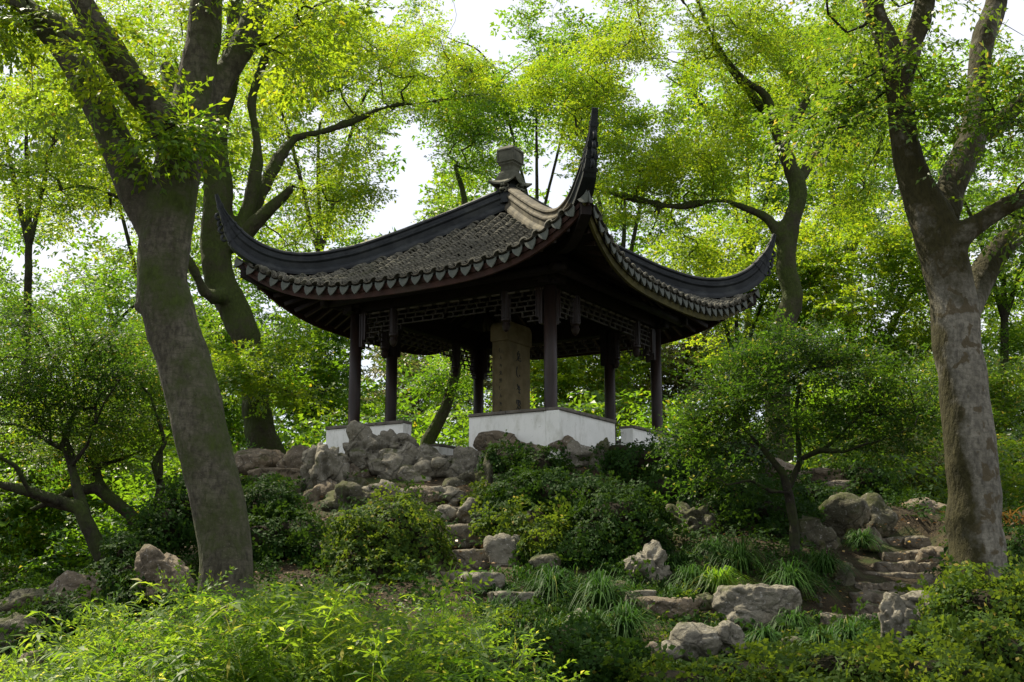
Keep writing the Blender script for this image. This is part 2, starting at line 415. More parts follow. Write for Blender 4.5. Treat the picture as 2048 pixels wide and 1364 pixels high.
def frame(fn, u, v):
    e = .02; p = fn(u, v, float(zr(u, v))); q = fn(u, v+e, float(zr(u, v+e))); r = fn(u+e, v, float(zr(u+e, v)))
    Y = q-p; Y /= np.linalg.norm(Y); X = r-p; X -= Y*(X@Y); X /= np.linalg.norm(X); Z = np.cross(X, Y)
    if Z[2] < 0: X = -X; Z = -Z
    return p, np.stack([X, Y, Z], 1)
SP = .2445; allt = []; drips = []
for k, fn in faces.items():
    for i in range(-14, 15):
        u = i*SP+SP/2 if True else i*SP
        if abs(u) > 3.42: continue
        vend = float(ve(u)); vst = max(abs(u)+.16, .35); n = int((vend-vst)/.078)
        for j in range(n):
            v = vend-.03-j*.078
            allt.append((k, u+rng.normal()*.006, v))
    for i in range(-14, 15):
        u = i*SP
        drips.append((k, u, float(ve(u))-.005))
cam0 = np.array([0, 0, CAMZ]); insts = []
for k, u, v in allt:
    p, Rm = frame(faces[k], u, v)
    # each tile tilted a little up at its lower end, uneven
    a = R(19)+rng.normal()*.11; b = rng.normal()*.06; c = rng.normal()*.07
    ca, sa = math.cos(a), math.sin(a)
    T = np.array([[1, 0, 0], [0, ca, -sa], [0, sa, ca]])@np.array([[math.cos(c), -math.sin(c), 0], [math.sin(c), math.cos(c), 0], [0, 0, 1]])@np.array([[math.cos(b), 0, math.sin(b)], [0, 1, 0], [-math.sin(b), 0, math.cos(b)]])
    insts.append((k, v, p+Rm[:, 2]*(.012+rng.random()*.006), Rm@T*(1+rng.normal()*.04)))
def place(mesh, name, p, Rm, parent, label=None):
    o = bpy.data.objects.new(name, mesh); COL.objects.link(o); o.parent = parent
    M4 = Matrix([[*Rm[0], 0], [*Rm[1], 0], [*Rm[2], 0], [0, 0, 0, 1]]); o.matrix_local = Matrix.Translation(Vector(p-parent_loc(parent)))@M4
    return o
fr = sorted([i for i in insts if i[0] == 'left'], key=lambda i: (-(i[1])+abs(0)))
show = set(id(i) for i in sorted([i for i in insts if i[0] in ('left',)], key=lambda i: np.linalg.norm(i[2]-cam0))[:290])
rest = []
for it in insts:
    if id(it) in show: place(tm, 'roof_tile', it[2], it[3], roof)
    else: rest.append(it)
Vr = np.concatenate([TV@it[3].T+it[2] for it in rest]); nf = np.array(TF)
Qr = np.concatenate([nf+len(TV)*i for i in range(len(rest))])
o = np_mesh('tile_courses', Vr, Qr, M_TILE, roof); o['kind'] = 'stuff'
for k, u, v in drips:
    p, Rm = frame(faces[k], u, min(v, 9))
    out = faces[k](0, 1, 0)-faces[k](0, 0, 0); X = np.cross(out, [0, 0, 1]); X /= np.linalg.norm(X); Z = np.array([0, 0, 1.])
    X = Rm[:, 0]; Y = out-X*(out@X); Y /= np.linalg.norm(Y); Z = np.cross(X, Y)
    place(dm, 'drip_tile', p+Y*.012+np.array([0, 0, -.005]), np.stack([X, Y, Z], 1)*(1+rng.normal()*.03), roof)
# pan tiles (concave rows between the covers)
PV, PF = tile_mesh(.15, .10, .03, down=True, n=4)
pi = []
for k, fn in faces.items():
    for i in range(-14, 15):
        u = i*SP; vend = float(ve(u))+.02; vst = max(abs(u)+.14, .3)
        for j in range(int((vend-vst)/.09)):
            p, Rm = frame(fn, u, vend-.04-j*.09); a = R(8); T = np.array([[1, 0, 0], [0, math.cos(a), -math.sin(a)], [0, math.sin(a), math.cos(a)]])
            pi.append((p+Rm[:, 2]*.035, Rm@T))
Vr = np.concatenate([PV@m_.T+p_ for p_, m_ in pi]); Qr = np.concatenate([np.array(PF)+len(PV)*i for i in range(len(pi))])
o = np_mesh('pan_tiles', Vr, Qr, M_PAN, roof); o['kind'] = 'stuff'
# fascia boards, eave purlins, rafters
for k, fn in faces.items():
    rows = []
    for i in range(61):
        s = -1+i/30; u = s*3.50; v = ve(u)-.035; z = float(zr(u, v))
        h = .20-.03*abs(s)
        rows.append([fn(u, v, z-.04), fn(u, v-.05, z-.04), fn(u, v-.09, z-.04-h), fn(u, v-.04, z-.04-h)])
    mb = MB(); mb.grid(rows, closed=True)
    mb.build('fascia_board', M_BOARDM if k == 'right' else M_BOARD, pav)
    mb = MB(); mb.tube([fn(-2.5, 2.35, 4.97), fn(2.5, 2.35, 4.97)], .075, 10); mb.build('eave_purlin', M_DARK, pav, smooth=True)
    mb = MB(); mb.box((0, 0, 0), (1, 1, 1)); mb.v = []; mb.f = []
    X = fn(1, 0, 0)-fn(0, 0, 0); Y = fn(0, 1, 0)-fn(0, 0, 0); Mx = np.stack([X, Y, [0, 0, 1]], 1)
    mb.box(fn(0, 2.0, 4.98), (4.5, .17, .36), Mx); mb.build('beam', M_DARK, pav)
    # rafters: parallel in the middle, fanned at the corners
    for i in range(-13, 14):
        u = i*.255; ve_ = float(ve(u))-.16
        if abs(u) <= 1.75: a_ = (u, 1.6)
        else: a_ = (math.copysign(1.75+(abs(u)-1.75)*.14, u), 1.9)
        p0 = fn(a_[0], a_[1], float(zr(a_[0], a_[1]))-.19); p1 = fn(u, ve_, float(zr(u, ve_))-.19)
        D = p1-p0; L_ = np.linalg.norm(D); D /= L_; S = np.cross(D, [0, 0, 1]); S /= np.linalg.norm(S); N_ = np.cross(S, D)
        mb = MB(); mb.box((p0+p1)/2, (.055, L_, .07), np.stack([S, D, N_], 1)); mb.build('rafter', M_WOOD, pav)
# corner hip rafters
for sa, sb in ((-1, -1), (1, -1), (-1, 1), (1, 1)):
    mb = MB(); rows = []
    for v in np.linspace(1.2, 3.46, 12):
        z = float(Hs(v))-.13; p = W(sa*v, sb*v, z); S = np.array([*(PAX*sa-PBX*sb), 0.])/math.sqrt(2)*.08
        rows.append([p-S, p+S, p+S-[0, 0, .2], p-S-[0, 0, .2]])
    mb.grid(rows, True); mb.build('hip_rafter', M_DARK, pav)
# hip ridges with swept horns
RV = np.array([.12, .82, 1.5, 2.07, 2.52, 2.8, 3.0, 3.25, 3.45, 3.6, 3.7, 3.78])
for idx, (sa, sb) in enumerate(((-1, -1), (1, -1), (-1, 1), (1, 1))):
    vv = np.interp(np.linspace(0, 1, 64), np.linspace(0, 1, 64), np.r_[np.linspace(.12, 3.2, 34), np.linspace(3.22, 3.78, 30)])
    # smooth table
    def sm(v):
        e = np.array([-.12, -.06, 0, .06, .12]); return np.mean(np.interp(v+e, Hv, Hz)) if v < 3.6 else float(np.interp(v, Hv, Hz))
    zz = np.array([sm(v) for v in vv]); dirn = (PAX*sa+PBX*sb); rr = vv*math.sqrt(2); dn = dirn/math.sqrt(2)
    T2 = np.gradient(np.c_[rr, zz], axis=0); T2 /= np.linalg.norm(T2, axis=1)[:, None]; N2 = np.c_[-T2[:, 1], T2[:, 0]]
    S = np.array([-dn[1], dn[0], 0])
    hh = np.interp(vv, [0, 2.6, 3.2, 3.42, 3.52, 3.62, 3.70, 3.78], [.42, .43, .42, .38, .29, .17, .11, .06])
    ww = np.interp(vv, [0, 2.8, 3.3, 3.6, 3.78], [.125, .125, .11, .065, .04])
    prof = [(0, 1.0), (.55, .985), (.85, .93), (.9, .86), (.66, .80), (.70, .70), (.95, .64), (.95, .58), (.72, .50), (.66, .30), (1.0, .2), (1.12, .1), (1.12, 0)]
    prof = [(x, y) for x, y in prof]+[(-x, y) for x, y in prof[::-1][:-1]]
    mat = M_RIDGEP if idx == 0 else M_RIDGE  # only the near ridge takes the paler, painted-sunlight material
    def sweep(i0, i1, grow=1., kk=None):
        rows = []
        for i in (range(i0, i1) if kk is None else kk):
            base = np.array([PC[0], PC[1], CAMZ])+np.array([dn[0]*rr[i], dn[1]*rr[i], zz[i]])
            N3 = np.array([dn[0]*N2[i, 0], dn[1]*N2[i, 0], N2[i, 1]])
            rows.append([base+S*x*ww[i]*grow+N3*((y-1)*hh[i]*(1 if grow == 1 else 1.0)+(grow-1)*.05*(1 if y > .5 else -1)) for x, y in prof])
        return rows
    sp_ = 44
    cut = 31 if idx == 0 else sp_
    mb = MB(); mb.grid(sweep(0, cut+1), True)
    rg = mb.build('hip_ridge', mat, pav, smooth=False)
    if idx == 0:
        mb = MB(); mb.grid(sweep(cut, sp_+1), True); mb.build('ridge_tail', M_RIDGE, rg)
    if idx == 0: rg['label'] = 'pale weathered moulded ridge with sunlight painted into its colour'
    mb = MB(); mb.grid(sweep(sp_, 64), True); hn = mb.build('horn', M_RIDGE, rg)
    for i in (46, 50, 54, 59):
        mb = MB(); mb.grid(sweep(0, 0, 1.18, [i, i+1]), True); mb.build('horn_band', M_RIDGEP if False else M_RIDGE, rg)
    # carved curls under the horn
    for q, (v_, dz_) in enumerate(((3.50, 0), (3.55, .02), (3.60, .05), (3.65, .09))):
        i = int(np.argmin(abs(vv-v_))); base = np.array([PC[0], PC[1], CAMZ])+np.array([dn[0]*rr[i], dn[1]*rr[i], zz[i]])
        N3 = np.array([dn[0]*N2[i, 0], dn[1]*N2[i, 0], N2[i, 1]]); T3 = np.array([dn[0]*T2[i, 0], dn[1]*T2[i, 0], T2[i, 1]])
        c_ = base-N3*(hh[i]+.02); pts = []
        for t in np.linspace(0, 1, 7):
            a = t*4.2-.6; r_ = .075*(1-.75*t); pts.append(c_+T3*(r_*math.cos(a)+.02)-N3*(r_*math.sin(a)*.9+.01))
        mb = MB(); mb.tube(pts, np.linspace(.034, .018, 7), 6); mb.build('ridge_curl', M_RIDGE, rg, smooth=True)
# finial
fin = empty('finial', W(0, 0, 7.2)); fin.parent = pav; fin.location = tuple(W(0, 0, 7.2)-pl)
Mr = np.stack([[*PAX, 0], [*PBX, 0], [0, 0, 1]], 1)
def sq_loft(prof, mat, name, parent, bev=0):
    rows = []
    for hw, z in prof:
        rows.append([W(-hw, -hw, z), W(hw, -hw, z), W(hw, hw, z), W(-hw, hw, z)])
    mb = MB(); mb.grid(rows, True); return mb.build(name, mat, parent, bevel=bev)
fo = sq_loft([(.165, 7.85), (.178, 7.87), (.178, 8.12), (.172, 8.13), (.165, 8.14), (.13, 8.19), (.05, 8.225), (.01, 8.23)], M_FIN, 'finial_block', pav)
fin_parts = []
for fn in faces.values():
    X = fn(1, 0, 0)-fn(0, 0, 0); Y = fn(0, 1, 0)-fn(0, 0, 0); Mx = np.stack([X, Y, [0, 0, 1]], 1)
    mb = MB()
    for c_, s_ in ((fn(0, .184, 8.105), (.37, .016, .03)), (fn(0, .184, 7.885), (.37, .016, .03)), (fn(-.168, .184, 7.995), (.03, .0155, .19)), (fn(.168, .184, 7.995), (.03, .0155, .19))):
        mb.box(c_, s_, Mx)
    mb.build('finial_frame', M_FIN, fo)
sq_loft([(.13, 7.70), (.13, 7.78), (.14, 7.80), (.165, 7.83), (.16, 7.849)], M_FIN, 'finial_neck', pav)
sq_loft([(.205, 7.50), (.20, 7.56), (.185, 7.565), (.18, 7.61), (.165, 7.615), (.16, 7.66), (.15, 7.665), (.14, 7.699)], M_FIN, 'finial_pedestal', pav)
bpy.data.objects.remove(fin)
rows = []   # flared skirt with upturned corners
for t in np.linspace(0, 1, 6):
    r = []
    for k in range(32):
        q = k/8; sd_ = int(q); s = (q-sd_)*2-1; hw = .18+.095*t; hw2 = hw*(1+.10*t*abs(s)**3)
        z = 7.54-.10*t**.7+.08*t*abs(s)**3
        a, b = [(s, -1), (1, s), (-s, 1), (-1, -s)][sd_]
        r.append(W(a*hw2, b*hw2, z))
    rows.append(r)
rows2 = [[q-np.array([0, 0, .035]) for q in r] for r in rows[::-1]]
mb = MB(); mb.grid(rows+rows2, True); mb.build('finial_skirt', M_FIN, pav)
mb = MB(); mb.lathe(W(0, 0, 7.05), [(.24, 0), (.25, .15), (.2, .3), (.19, .42)], 12); mb.build('finial_drum', M_RIDGE, pav)
for k, (sa, sb) in enumerate(((-1, -1), (1, -1), (-1, 1), (1, 1))):   # cloud scroll below the skirt at every ridge head
    for j, (dv, dz, r_) in enumerate(((.18, 7.36, .06), (.15, 7.29, .055), (.2, 7.27, .045), (.13, 7.40, .05))):
        for sg in (-1, 1):
            d2 = (PAX*sa+PBX*sb)/math.sqrt(2); sd2 = np.array([-d2[1], d2[0]])*sg*(.12+.02*j)
            c_ = np.array([*(PC+d2*(dv*1.1)+sd2), dz+CAMZ]); pts = [c_+np.array([*(sd2/np.linalg.norm(sd2)*r_*math.cos(a)), r_*math.sin(a)])*(1-a/9) for a in np.linspace(0, 5, 9)]
            mb = MB(); mb.tube(pts, np.linspace(.03, .014, 9), 5); mb.build('cloud_scroll', M_FIN, pav, smooth=True)
# columns
COLS = [(-2, -2), (2, -2), (-2, 2), (2, 2), (2, -.94), (-1.02, 2)]
for i, (a, b) in enumerate(COLS):
    mb = MB(); mb.lathe(W(a, b, 2.12), [(.17, 0), (.18, .05), (.15, .11), (.105, .115), (.108, 1.2), (.104, 2.75)], 20)
    mb.build('column', M_WOOD, pav, smooth=True)
# capitals / brackets beside each column
for (a, b) in COLS[:4]:
    for (da, db) in ((0, -np.sign(b)), (-np.sign(a), 0)):
        for off, dz, wd in ((.15, 4.18, .07), (.21, 4.30, .05)):
            c_ = W(a+da*off, b+db*off, (dz+4.8)/2); mb = MB()
            mb.box(c_, (.07 if da else .09, .07 if db else .09, 4.8-dz), Mr)
            for t in (-.025, .025):
                mb.box(W(a+da*off+(t if da else -.05*np.sign(a)*0-.048), b+db*off+(t if db else -.048), (dz+4.8)/2), (.018, .018, 4.8-dz-.01), Mr)
            mb.build('bracket', M_WOOD, pav)
    mb = MB(); mb.box(W(a, b, 4.92), (.42, .42, .10), Mr); mb.box(W(a, b, 4.83), (.30, .30, .08), Mr); mb.build('capital', M_DARK, pav, bevel=.01)
for (a, b) in COLS[4:]:
    mb = MB(); mb.box(W(a, b, 4.5), (.2, .3, .62) if a == 2 else (.3, .2, .62), Mr); mb.build('bracket', M_DARK, pav, bevel=.02)
# hanging posts with fluting and lotus drop
for k, fn in faces.items():
    X = fn(1, 0, 0)-fn(0, 0, 0); Y = fn(0, 1, 0)-fn(0, 0, 0); Mx = np.stack([X, Y, [0, 0, 1]], 1)
    for s in (-1.16, 1.16):
        mb = MB(); mb.lathe(fn(s, 2.0, 4.12), [(.015, 0), (.05, .03), (.075, .10), (.06, .16), (.085, .19), (.085, .22), (.075, .24), (.075, .70)], 12)
        for q in range(6):
            a = q*math.pi/3; mb.tube([fn(s+.076*math.cos(a), 2.0+.076*math.sin(a), 4.34), fn(s+.076*math.cos(a), 2.0+.076*math.sin(a), 4.80)], .014, 5)
        mb.build('hanging_post', M_WOOD, pav)
    # lattice frieze
    mb = MB(); zl = 4.79; ce = .087; cu = .105
    def depth(u):
        e = 1.9-abs(u)
        return .60 if e < .28 else .52 if e < .45 else .43 if e < .9 else .34 if e < 1.35 else .30
    t_ = .020
    nrow = 7; ncol = int(3.8/cu)
    for r in range(nrow+1):
        z = zl-.02-r*ce; u = -1.9; run = None
        for i in range(ncol+1):
            uu = -1.9+i*3.8/ncol; ok = depth(uu+.03 if uu < 0 else uu-.03) >= r*ce+.01
            keep = ok and not (r not in (0,) and rng.random() < .13)
            if keep and run is None: run = uu
            if (not keep or i == ncol) and run is not None:
                if uu-run > .05: mb.box(fn((run+uu)/2, 2.0+rng.normal()*.001, z), (uu-run+t_, .035, t_), Mx)
                run = None
    for r in range(nrow):
        z = zl-.02-(r+.5)*ce
        for i in range(ncol*2+1):
            if (i+r*3) % 4 not in ((0,) if r % 2 else (0,)): continue
            uu = -1.9+i*3.8/(2*ncol)
            if depth(uu) >= (r+1)*ce+.005: mb.box(fn(uu, 2.0, z), (t_, .032, ce+t_*.5), Mx)
    # pale inset plaques along the top rail
    o = mb.build('lattice_frieze', M_LAT, pav)
    for i in range(14):
        uu = -1.82+i*.28
        mb = MB(); mb.box(fn(uu, 2.03, zl-.03), (.17, .03, .028), Mx); mb.build('frieze_plaque', M_COPE, pav)
# low walls with copings
def wallseg(a0, a1, b0, b1, cope=True, mat=None, ztop=2.70, zb=1.9):
    mb = MB(); mb.box(W((a0+a1)/2, (b0+b1)/2, (ztop+zb)/2), (abs(a1-a0), abs(b1-b0), ztop-zb), Mr)
    w_ = mb.build('low_wall', mat or M_PLAST, pav, bevel=.012)
    n = max(1, int(round(max(abs(a1-a0), abs(b1-b0))/.62))); la = abs(a1-a0) > abs(b1-b0)
    for i in range(n):
        if la: x0 = a0+(a1-a0)*i/n; x1 = a0+(a1-a0)*(i+1)/n; c_ = ((x0+x1)/2, (b0+b1)/2); s_ = (abs(x1-x0)-.006, abs(b1-b0)+.06)
        else: x0 = b0+(b1-b0)*i/n; x1 = b0+(b1-b0)*(i+1)/n; c_ = ((a0+a1)/2, (x0+x1)/2); s_ = (abs(a1-a0)+.06, abs(x1-x0)-.006)
        mb = MB(); mb.box(W(c_[0], c_[1], ztop+.025), (s_[0], s_[1], .05), Mr); mb.build('coping_stone', M_COPE, w_, bevel=.008)
T_ = .24
wallseg(-2.34+T_, -.66, -2.34, -2.34+T_); wallseg(.66, 2.34, -2.34, -2.34+T_)
wallseg(-2.34, -2.34+T_, -2.34, -.42); wallseg(-2.34, -2.34+T_, .26, 2.34)
wallseg(2.34-T_, 2.34, -2.34+T_, -.8); wallseg(2.34-T_, 2.34, .75, 2.34)
wallseg(-2.34+T_, -.9, 2.34-T_, 2.34); wallseg(.9, 2.34-T_, 2.34-T_, 2.34)
mb = MB(); mb.box(W(1.55+.75, -.02, 2.50), (.1, 1.5, .09), Mr); mb.box(W(2.3, -.02, 2.3), (.07, 1.5, .06), Mr); mb.build('rail', M_DARK, pav)
mb = MB(); mb.box(W(0, 0, 1.96), (4.66, 4.66, .30), Mr); mb.build('platform', M_COPE, pav, bevel=.02)
mb = MB(); rows = []
for b in np.linspace(-2.2, -3.1, 12):
    t = (b+2.2)/-.9; r = []
    for a in np.linspace(-1.3, 1.1, 16):
        q = W(a, b, 0); r.append(np.array([q[0], q[1], gz1(q[0], q[1])+.05-.10*max(0, abs(a-.1)-1.0-.2*math.sin(b*4))-.08*max(0, t-.85)/.15]))
    rows.append(r)
mb.grid(rows); o = mb.build('gravel_path', M_GRAV, smooth=True); o['kind'] = 'structure'

# stele
M_STELE = plain('stele_stone', (.125, .10, .05), (.20, .165, .09), 4, .85, .2, .4, .006, dirt=(.08, .08, .06))
M_INK = plain('inked_carving', (.02, .025, .028), (.05, .055, .055), 30, .8, .2)
stl = empty('stele', W(.05, .12, 2.12), 'tall ochre stone stele with blackened carved characters standing under the pavilion roof', 'stele')
def rbox(a0, a1, b0, b1, z0, z1, r, name, mat, chf=.0):
    # outline in (b,z) with rounded top, extruded along a
    pts = [(b0, z0), (b1, z0)]
    for t in np.linspace(0, math.pi/2, 6): pts.append((b1-r+r*math.cos(t), z1-r+r*math.sin(t)))
    for t in np.linspace(math.pi/2, math.pi, 6): pts.append((b0+r+r*math.cos(t), z1-r+r*math.sin(t)))
    mb = MB(); mb.grid([[W(a0, b, z) for b, z in pts], [W(a1, b, z) for b, z in pts]], True)
    return mb.build(name, mat, stl, bevel=.02)
rbox(-.10, .21, -.28, .55, 2.35, 4.40, .01, 'slab', M_STELE)
rbox(-.13, .24, -.31, .58, 4.40, 4.77, .13, 'stele_head', M_STELE)
rbox(-.25, .36, -.45, .72, 2.10, 2.36, .02, 'stele_base', M_STELE)
sf = lambda bb, zz: W(-.104, bb, zz)
# raised borders of the narrow face and of the head
mb = MB()
for a_ in (-.075, .185): mb.box(W(a_, -.286, 3.36), (.03, .012, 1.95), Mr)
mb.box(W(.055, -.286, 4.345), (.24, .012, .03), Mr); mb.build('border', M_STELE, stl)
# characters: brush strokes given as polylines in a unit cell (x right, y up)
GL = [[[(.55,1),(.45,.8)],[(.3,.8),(.75,.78),(.72,.5),(.32,.5),(.3,.8)],[(.3,.65),(.7,.65)],[(.5,.5),(.35,.2),(.1,.02)],[(.55,.48),(.58,.12),(.95,.1),(.95,.25)],[(.75,.4),(.88,.3)]],
      [[(.3,1),(.15,.6),(.25,.2),(.5,.05)],[(.7,.3),(.78,.15)]],
      [[(.3,.9),(.5,.6),(.2,.35)],[(.35,.7),(.8,.62)],[(.6,.8),(.65,.3),(.55,.1)],[(.5,.45),(.9,.5)],[(.7,.2),(.8,.05)]],
      [[(.2,.9),(.75,.92),(.85,.6),(.55,.5),(.2,.6),(.2,.9)],[(.5,.9),(.5,.35)],[(.2,.75),(.8,.75)],[(.55,.5),(.9,.35),(.7,.1),(.4,.3),(.15,.05)],[(.3,.3),(.6,.15)]],
      [[(.6,1),(.4,.7),(.7,.6)],[(.5,.6),(.3,.2)],[(.45,.4),(.8,.5),(.75,.1)]]]
def glyph(g, x, y, s, plane, th):
    for st_ in g:
        pts = [plane(x+px_*s, y+py_*s) for px_, py_ in st_]
        mb = MB(); q = np.array(pts)
        mb.tube(q, np.interp(np.arange(len(q)), [0, len(q)-1], [th, th*.55]), 5); mb.v and glyphs.append(mb)
glyphs = []
for i, g in enumerate(GL): glyph(g, .02, 4.06-i*.30, .20, sf, .011)
for i in range(11):
    glyph(GL[(i*3+1) % 5], .13, 4.18-i*.14, -.10 if False else .085, lambda x, z: W(.20-x, -.284, z), .004)
mb = MB()
for gq in glyphs: mb.add(gq.v, gq.f)
mb.build('carved_inscription', M_INK, stl)['kind'] = 'stuff'
# ================================================================ vegetation helpers
GAPS = [(960, 50, 75, 75), (1010, 110, 40, 40), (815, 330, 62, 105), (800, 420, 60, 40), (1085, 345, 45, 70), (1125, 385, 25, 40), (90, 515, 75, 45), (200, 452, 65, 28), (35, 520, 40, 40),
        (1300, 180, 48, 45), (1265, 150, 30, 30), (1160, 25, 40, 20), (735, 720, 22, 75), (690, 270, 25, 18), (1340, 880, 3, 3), (45, 290, 40, 20), (1300, 590, 2, 2),
        (620, 340, 16, 22), (560, 560, 24, 24), (1225, 330, 12, 18), (1600, 20, 30, 16), (1350, 110, 30, 16), (30, 130, 26, 22), (1390, 560, 26, 16), (745, 200, 25, 15), (860, 120, 22, 16)]
GAPS = np.array(GAPS, float); GAPS[:, 2:] *= .80; GAPS[2:4, 2:] *= 1.15
def in_gap(p, pad=0.):
    """open places between the crowns where the sky shows"""
    q = proj(p); o = np.zeros(len(q), bool)
    for gx_, gy_, a, b in GAPS:
        o |= ((q[:, 0]-gx_)/(a+pad))**2+((q[:, 1]-gy_)/(b+pad))**2 < 1
    return o
def spray(nside, per, ll, lw, L, seed, droop=.12, twig=.005, ang=52, tri=False):
    r = np.random.default_rng(seed); V = []; Q = []; ID = []
    def addleaf(p, d, n, ln, wd):
        s = np.cross(n, d); s /= np.linalg.norm(s)+1e-9; i = len(V)
        n2 = np.cross(d, s); f = r.uniform(-.15, .3)*wd
        if tri:
            k = r.choice([-1, 1]); V.extend([p, p+d*ln*.5+s*wd*.62*k+n2*f, p+d*ln-s*wd*.35*k-n2*ln*r.uniform(0, .25)]); Q.append((i, i+1, i+2)); ID.extend([r.random()]*3); return
        V.extend([p, p+d*ln*.42+s*wd/2+n2*f, p+d*ln-n2*ln*r.uniform(0, .25), p+d*ln*.42-s*wd/2+n2*f]); Q.append((i, i+1, i+2, i+3)); ID.extend([r.random()]*4)
    def addtwig(a, b, w0):
        d = b-a; s = np.cross(d, [0, .1, 1]); s /= np.linalg.norm(s)+1e-9; i = len(V)
        if tri: V.extend([a+s*w0, a-s*w0, b]); Q.append((i, i+1, i+2)); ID.extend([-1]*3); return
        for u, v in ((s, 0), ):
            V.extend([a+s*w0, a-s*w0, b-s*w0*.4, b+s*w0*.4]); Q.append((i, i+1, i+2, i+3)); ID.extend([-1]*4)
    def axis(p0, d0, Ln, nl, w0, s0):
        p = np.array(p0, float); d = np.array(d0, float); m = max(2, nl); prev = p.copy(); side = s0
        for k in range(m):
            p = p+d*Ln/m; d = d+np.array([0, 0, -droop/m])+r.normal(size=3)*.05; d /= np.linalg.norm(d)
            a = R(r.uniform(30, 70))*side; side = -side
            dl = d*math.cos(a)+np.cross([0, 0, 1], d)*math.sin(a)+np.array([0, 0, r.normal()*.25]); dl /= np.linalg.norm(dl)
            n = np.array([0, 0, 1.])+r.normal(size=3)*.35
            addleaf(p, dl, n, ll*r.uniform(.7, 1.2), lw*r.uniform(.8, 1.15))
            if k % 3 == 2 or k == m-1: addtwig(prev, p, w0); prev = p.copy()
        addleaf(p, d, np.array([0, 0, 1.])+r.normal(size=3)*.3, ll, lw)
        return
    axis((0, 0, 0), (1, 0, 0), L, per+2, twig, 1)
    sd_ = 1
    for k in range(nside):
        t = (k+.6)/(nside+.4); a = R(ang+r.normal()*8)*sd_; sd_ = -sd_
        axis((L*t, 0, -droop*.5*L*t*t), (math.cos(a), math.sin(a), r.normal()*.12), L*(.55-.3*t)*r.uniform(.8, 1.2)+.04, per, twig*.7, sd_)
    return np.array(V), np.array(Q), np.array(ID)
def orient(d, up, jit, r):
    """rotation matrices with X along d and Z near up"""
    N = len(d); X = d/np.linalg.norm(d, axis=1)[:, None]
    Z = up+r.normal(size=(N, 3))*jit; Z -= X*(Z*X).sum(1)[:, None]; Z /= np.linalg.norm(Z, axis=1)[:, None]+1e-9
    return np.stack([X, np.cross(Z, X), Z], 2)
def scatter(name, tmpl, pos, Rm, scl, mat, parent=None, origin=None, r=None, kind=None):
    r = r or rng; N = len(pos); pick = r.integers(0, len(tmpl), N); VV = []; QQ = []; HH = []; RR = []; off = 0
    hue = r.random(N)
    for k, (V, Q, ID) in enumerate(tmpl):
        s = np.where(pick == k)[0]
        if not len(s): continue
        v = np.einsum('nij,vj->nvi', Rm[s]*scl[s][:, None, None], V)+pos[s][:, None]
        VV.append(v.reshape(-1, 3)); QQ.append((Q[None]+np.arange(len(s))[:, None, None]*len(V)+off).reshape(-1, Q.shape[1])); off += len(s)*len(V)
        HH.append(np.repeat(hue[s], len(V)))
        rr = (ID[None]+r.random(len(s))[:, None]) % 1.0; rr = np.where(ID[None] < 0, 0, rr); RR.append(rr.ravel())
    o = np_mesh(name, np.concatenate(VV), np.concatenate(QQ), mat, parent, origin, dict(hue=np.concatenate(HH), rnd=np.concatenate(RR)))
    if kind: o['kind'] = kind
    global NLEAF; NLEAF += sum(len(q) for q in QQ)
    return o
NLEAF = 0
FAR = [spray(4, 5, .115, .078, .62, 100+i, tri=True) for i in range(4)]          # distant trees: about 30 leaflets
MID = [spray(5, 6, .074, .046, .58, 200+i, tri=True) for i in range(5)]
NEAR = [spray(4, 5, .062, .032, .50, 300+i, droop=.3) for i in range(5)]
FINE = [spray(5, 6, .046, .030, .42, 400+i, droop=.05, tri=True) for i in range(5)]
FERN = [spray(7, 7, .05, .017, .6, 450+i, droop=.3, ang=62) for i in range(4)]

L_BACK = leaf_mat('leaves_yellow_green', (.024, .084, .006), (.064, .130, .010), (.24, .21, .012), (.14, .34, .010), (.55, .63, .022), tr=.5, yel=.96)
L_BACK2 = leaf_mat('leaves_fresh_green', (.018, .064, .008), (.052, .112, .010), (.22, .18, .012), (.10, .28, .010), (.36, .55, .020), tr=.48, yel=.97)
L_MID = leaf_mat('leaves_mid_green', (.020, .060, .008), (.052, .105, .010), (.20, .17, .02), (.08, .20, .010), (.30, .42, .02), tr=.47)
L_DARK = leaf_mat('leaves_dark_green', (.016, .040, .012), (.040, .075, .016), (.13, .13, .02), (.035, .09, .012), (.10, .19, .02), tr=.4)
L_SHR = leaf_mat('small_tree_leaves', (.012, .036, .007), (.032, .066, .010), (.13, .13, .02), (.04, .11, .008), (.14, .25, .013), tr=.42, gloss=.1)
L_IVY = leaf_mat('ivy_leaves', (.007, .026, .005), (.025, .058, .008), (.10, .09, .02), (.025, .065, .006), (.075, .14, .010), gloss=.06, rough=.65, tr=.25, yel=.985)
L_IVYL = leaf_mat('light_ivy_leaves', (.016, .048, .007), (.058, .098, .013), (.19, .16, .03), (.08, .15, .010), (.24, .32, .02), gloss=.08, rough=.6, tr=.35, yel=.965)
L_BAM = leaf_mat('bamboo_leaves', (.026, .085, .008), (.105, .175, .018), (.32, .30, .04), (.10, .28, .012), (.42, .54, .03), gloss=.2, rough=.5, tr=.5, yel=.95)
L_SEDGE = leaf_mat('sedge_blades', (.016, .050, .010), (.045, .100, .016), (.13, .15, .03), (.03, .09, .010), (.08, .19, .02), gloss=.12, rough=.55, tr=.3, yel=.97)
L_STRAW = leaf_mat('straw_green_leaves', (.07, .075, .03), (.14, .14, .05), (.25, .22, .08), (.13, .15, .04), (.28, .29, .08), tr=.4, yel=.9)
B_LEFT = bark_mat('grey_bark_mossy', (.062, .056, .038), (.130, .120, .085), moss=.45, mosscol=(.026, .036, .007), side=None)
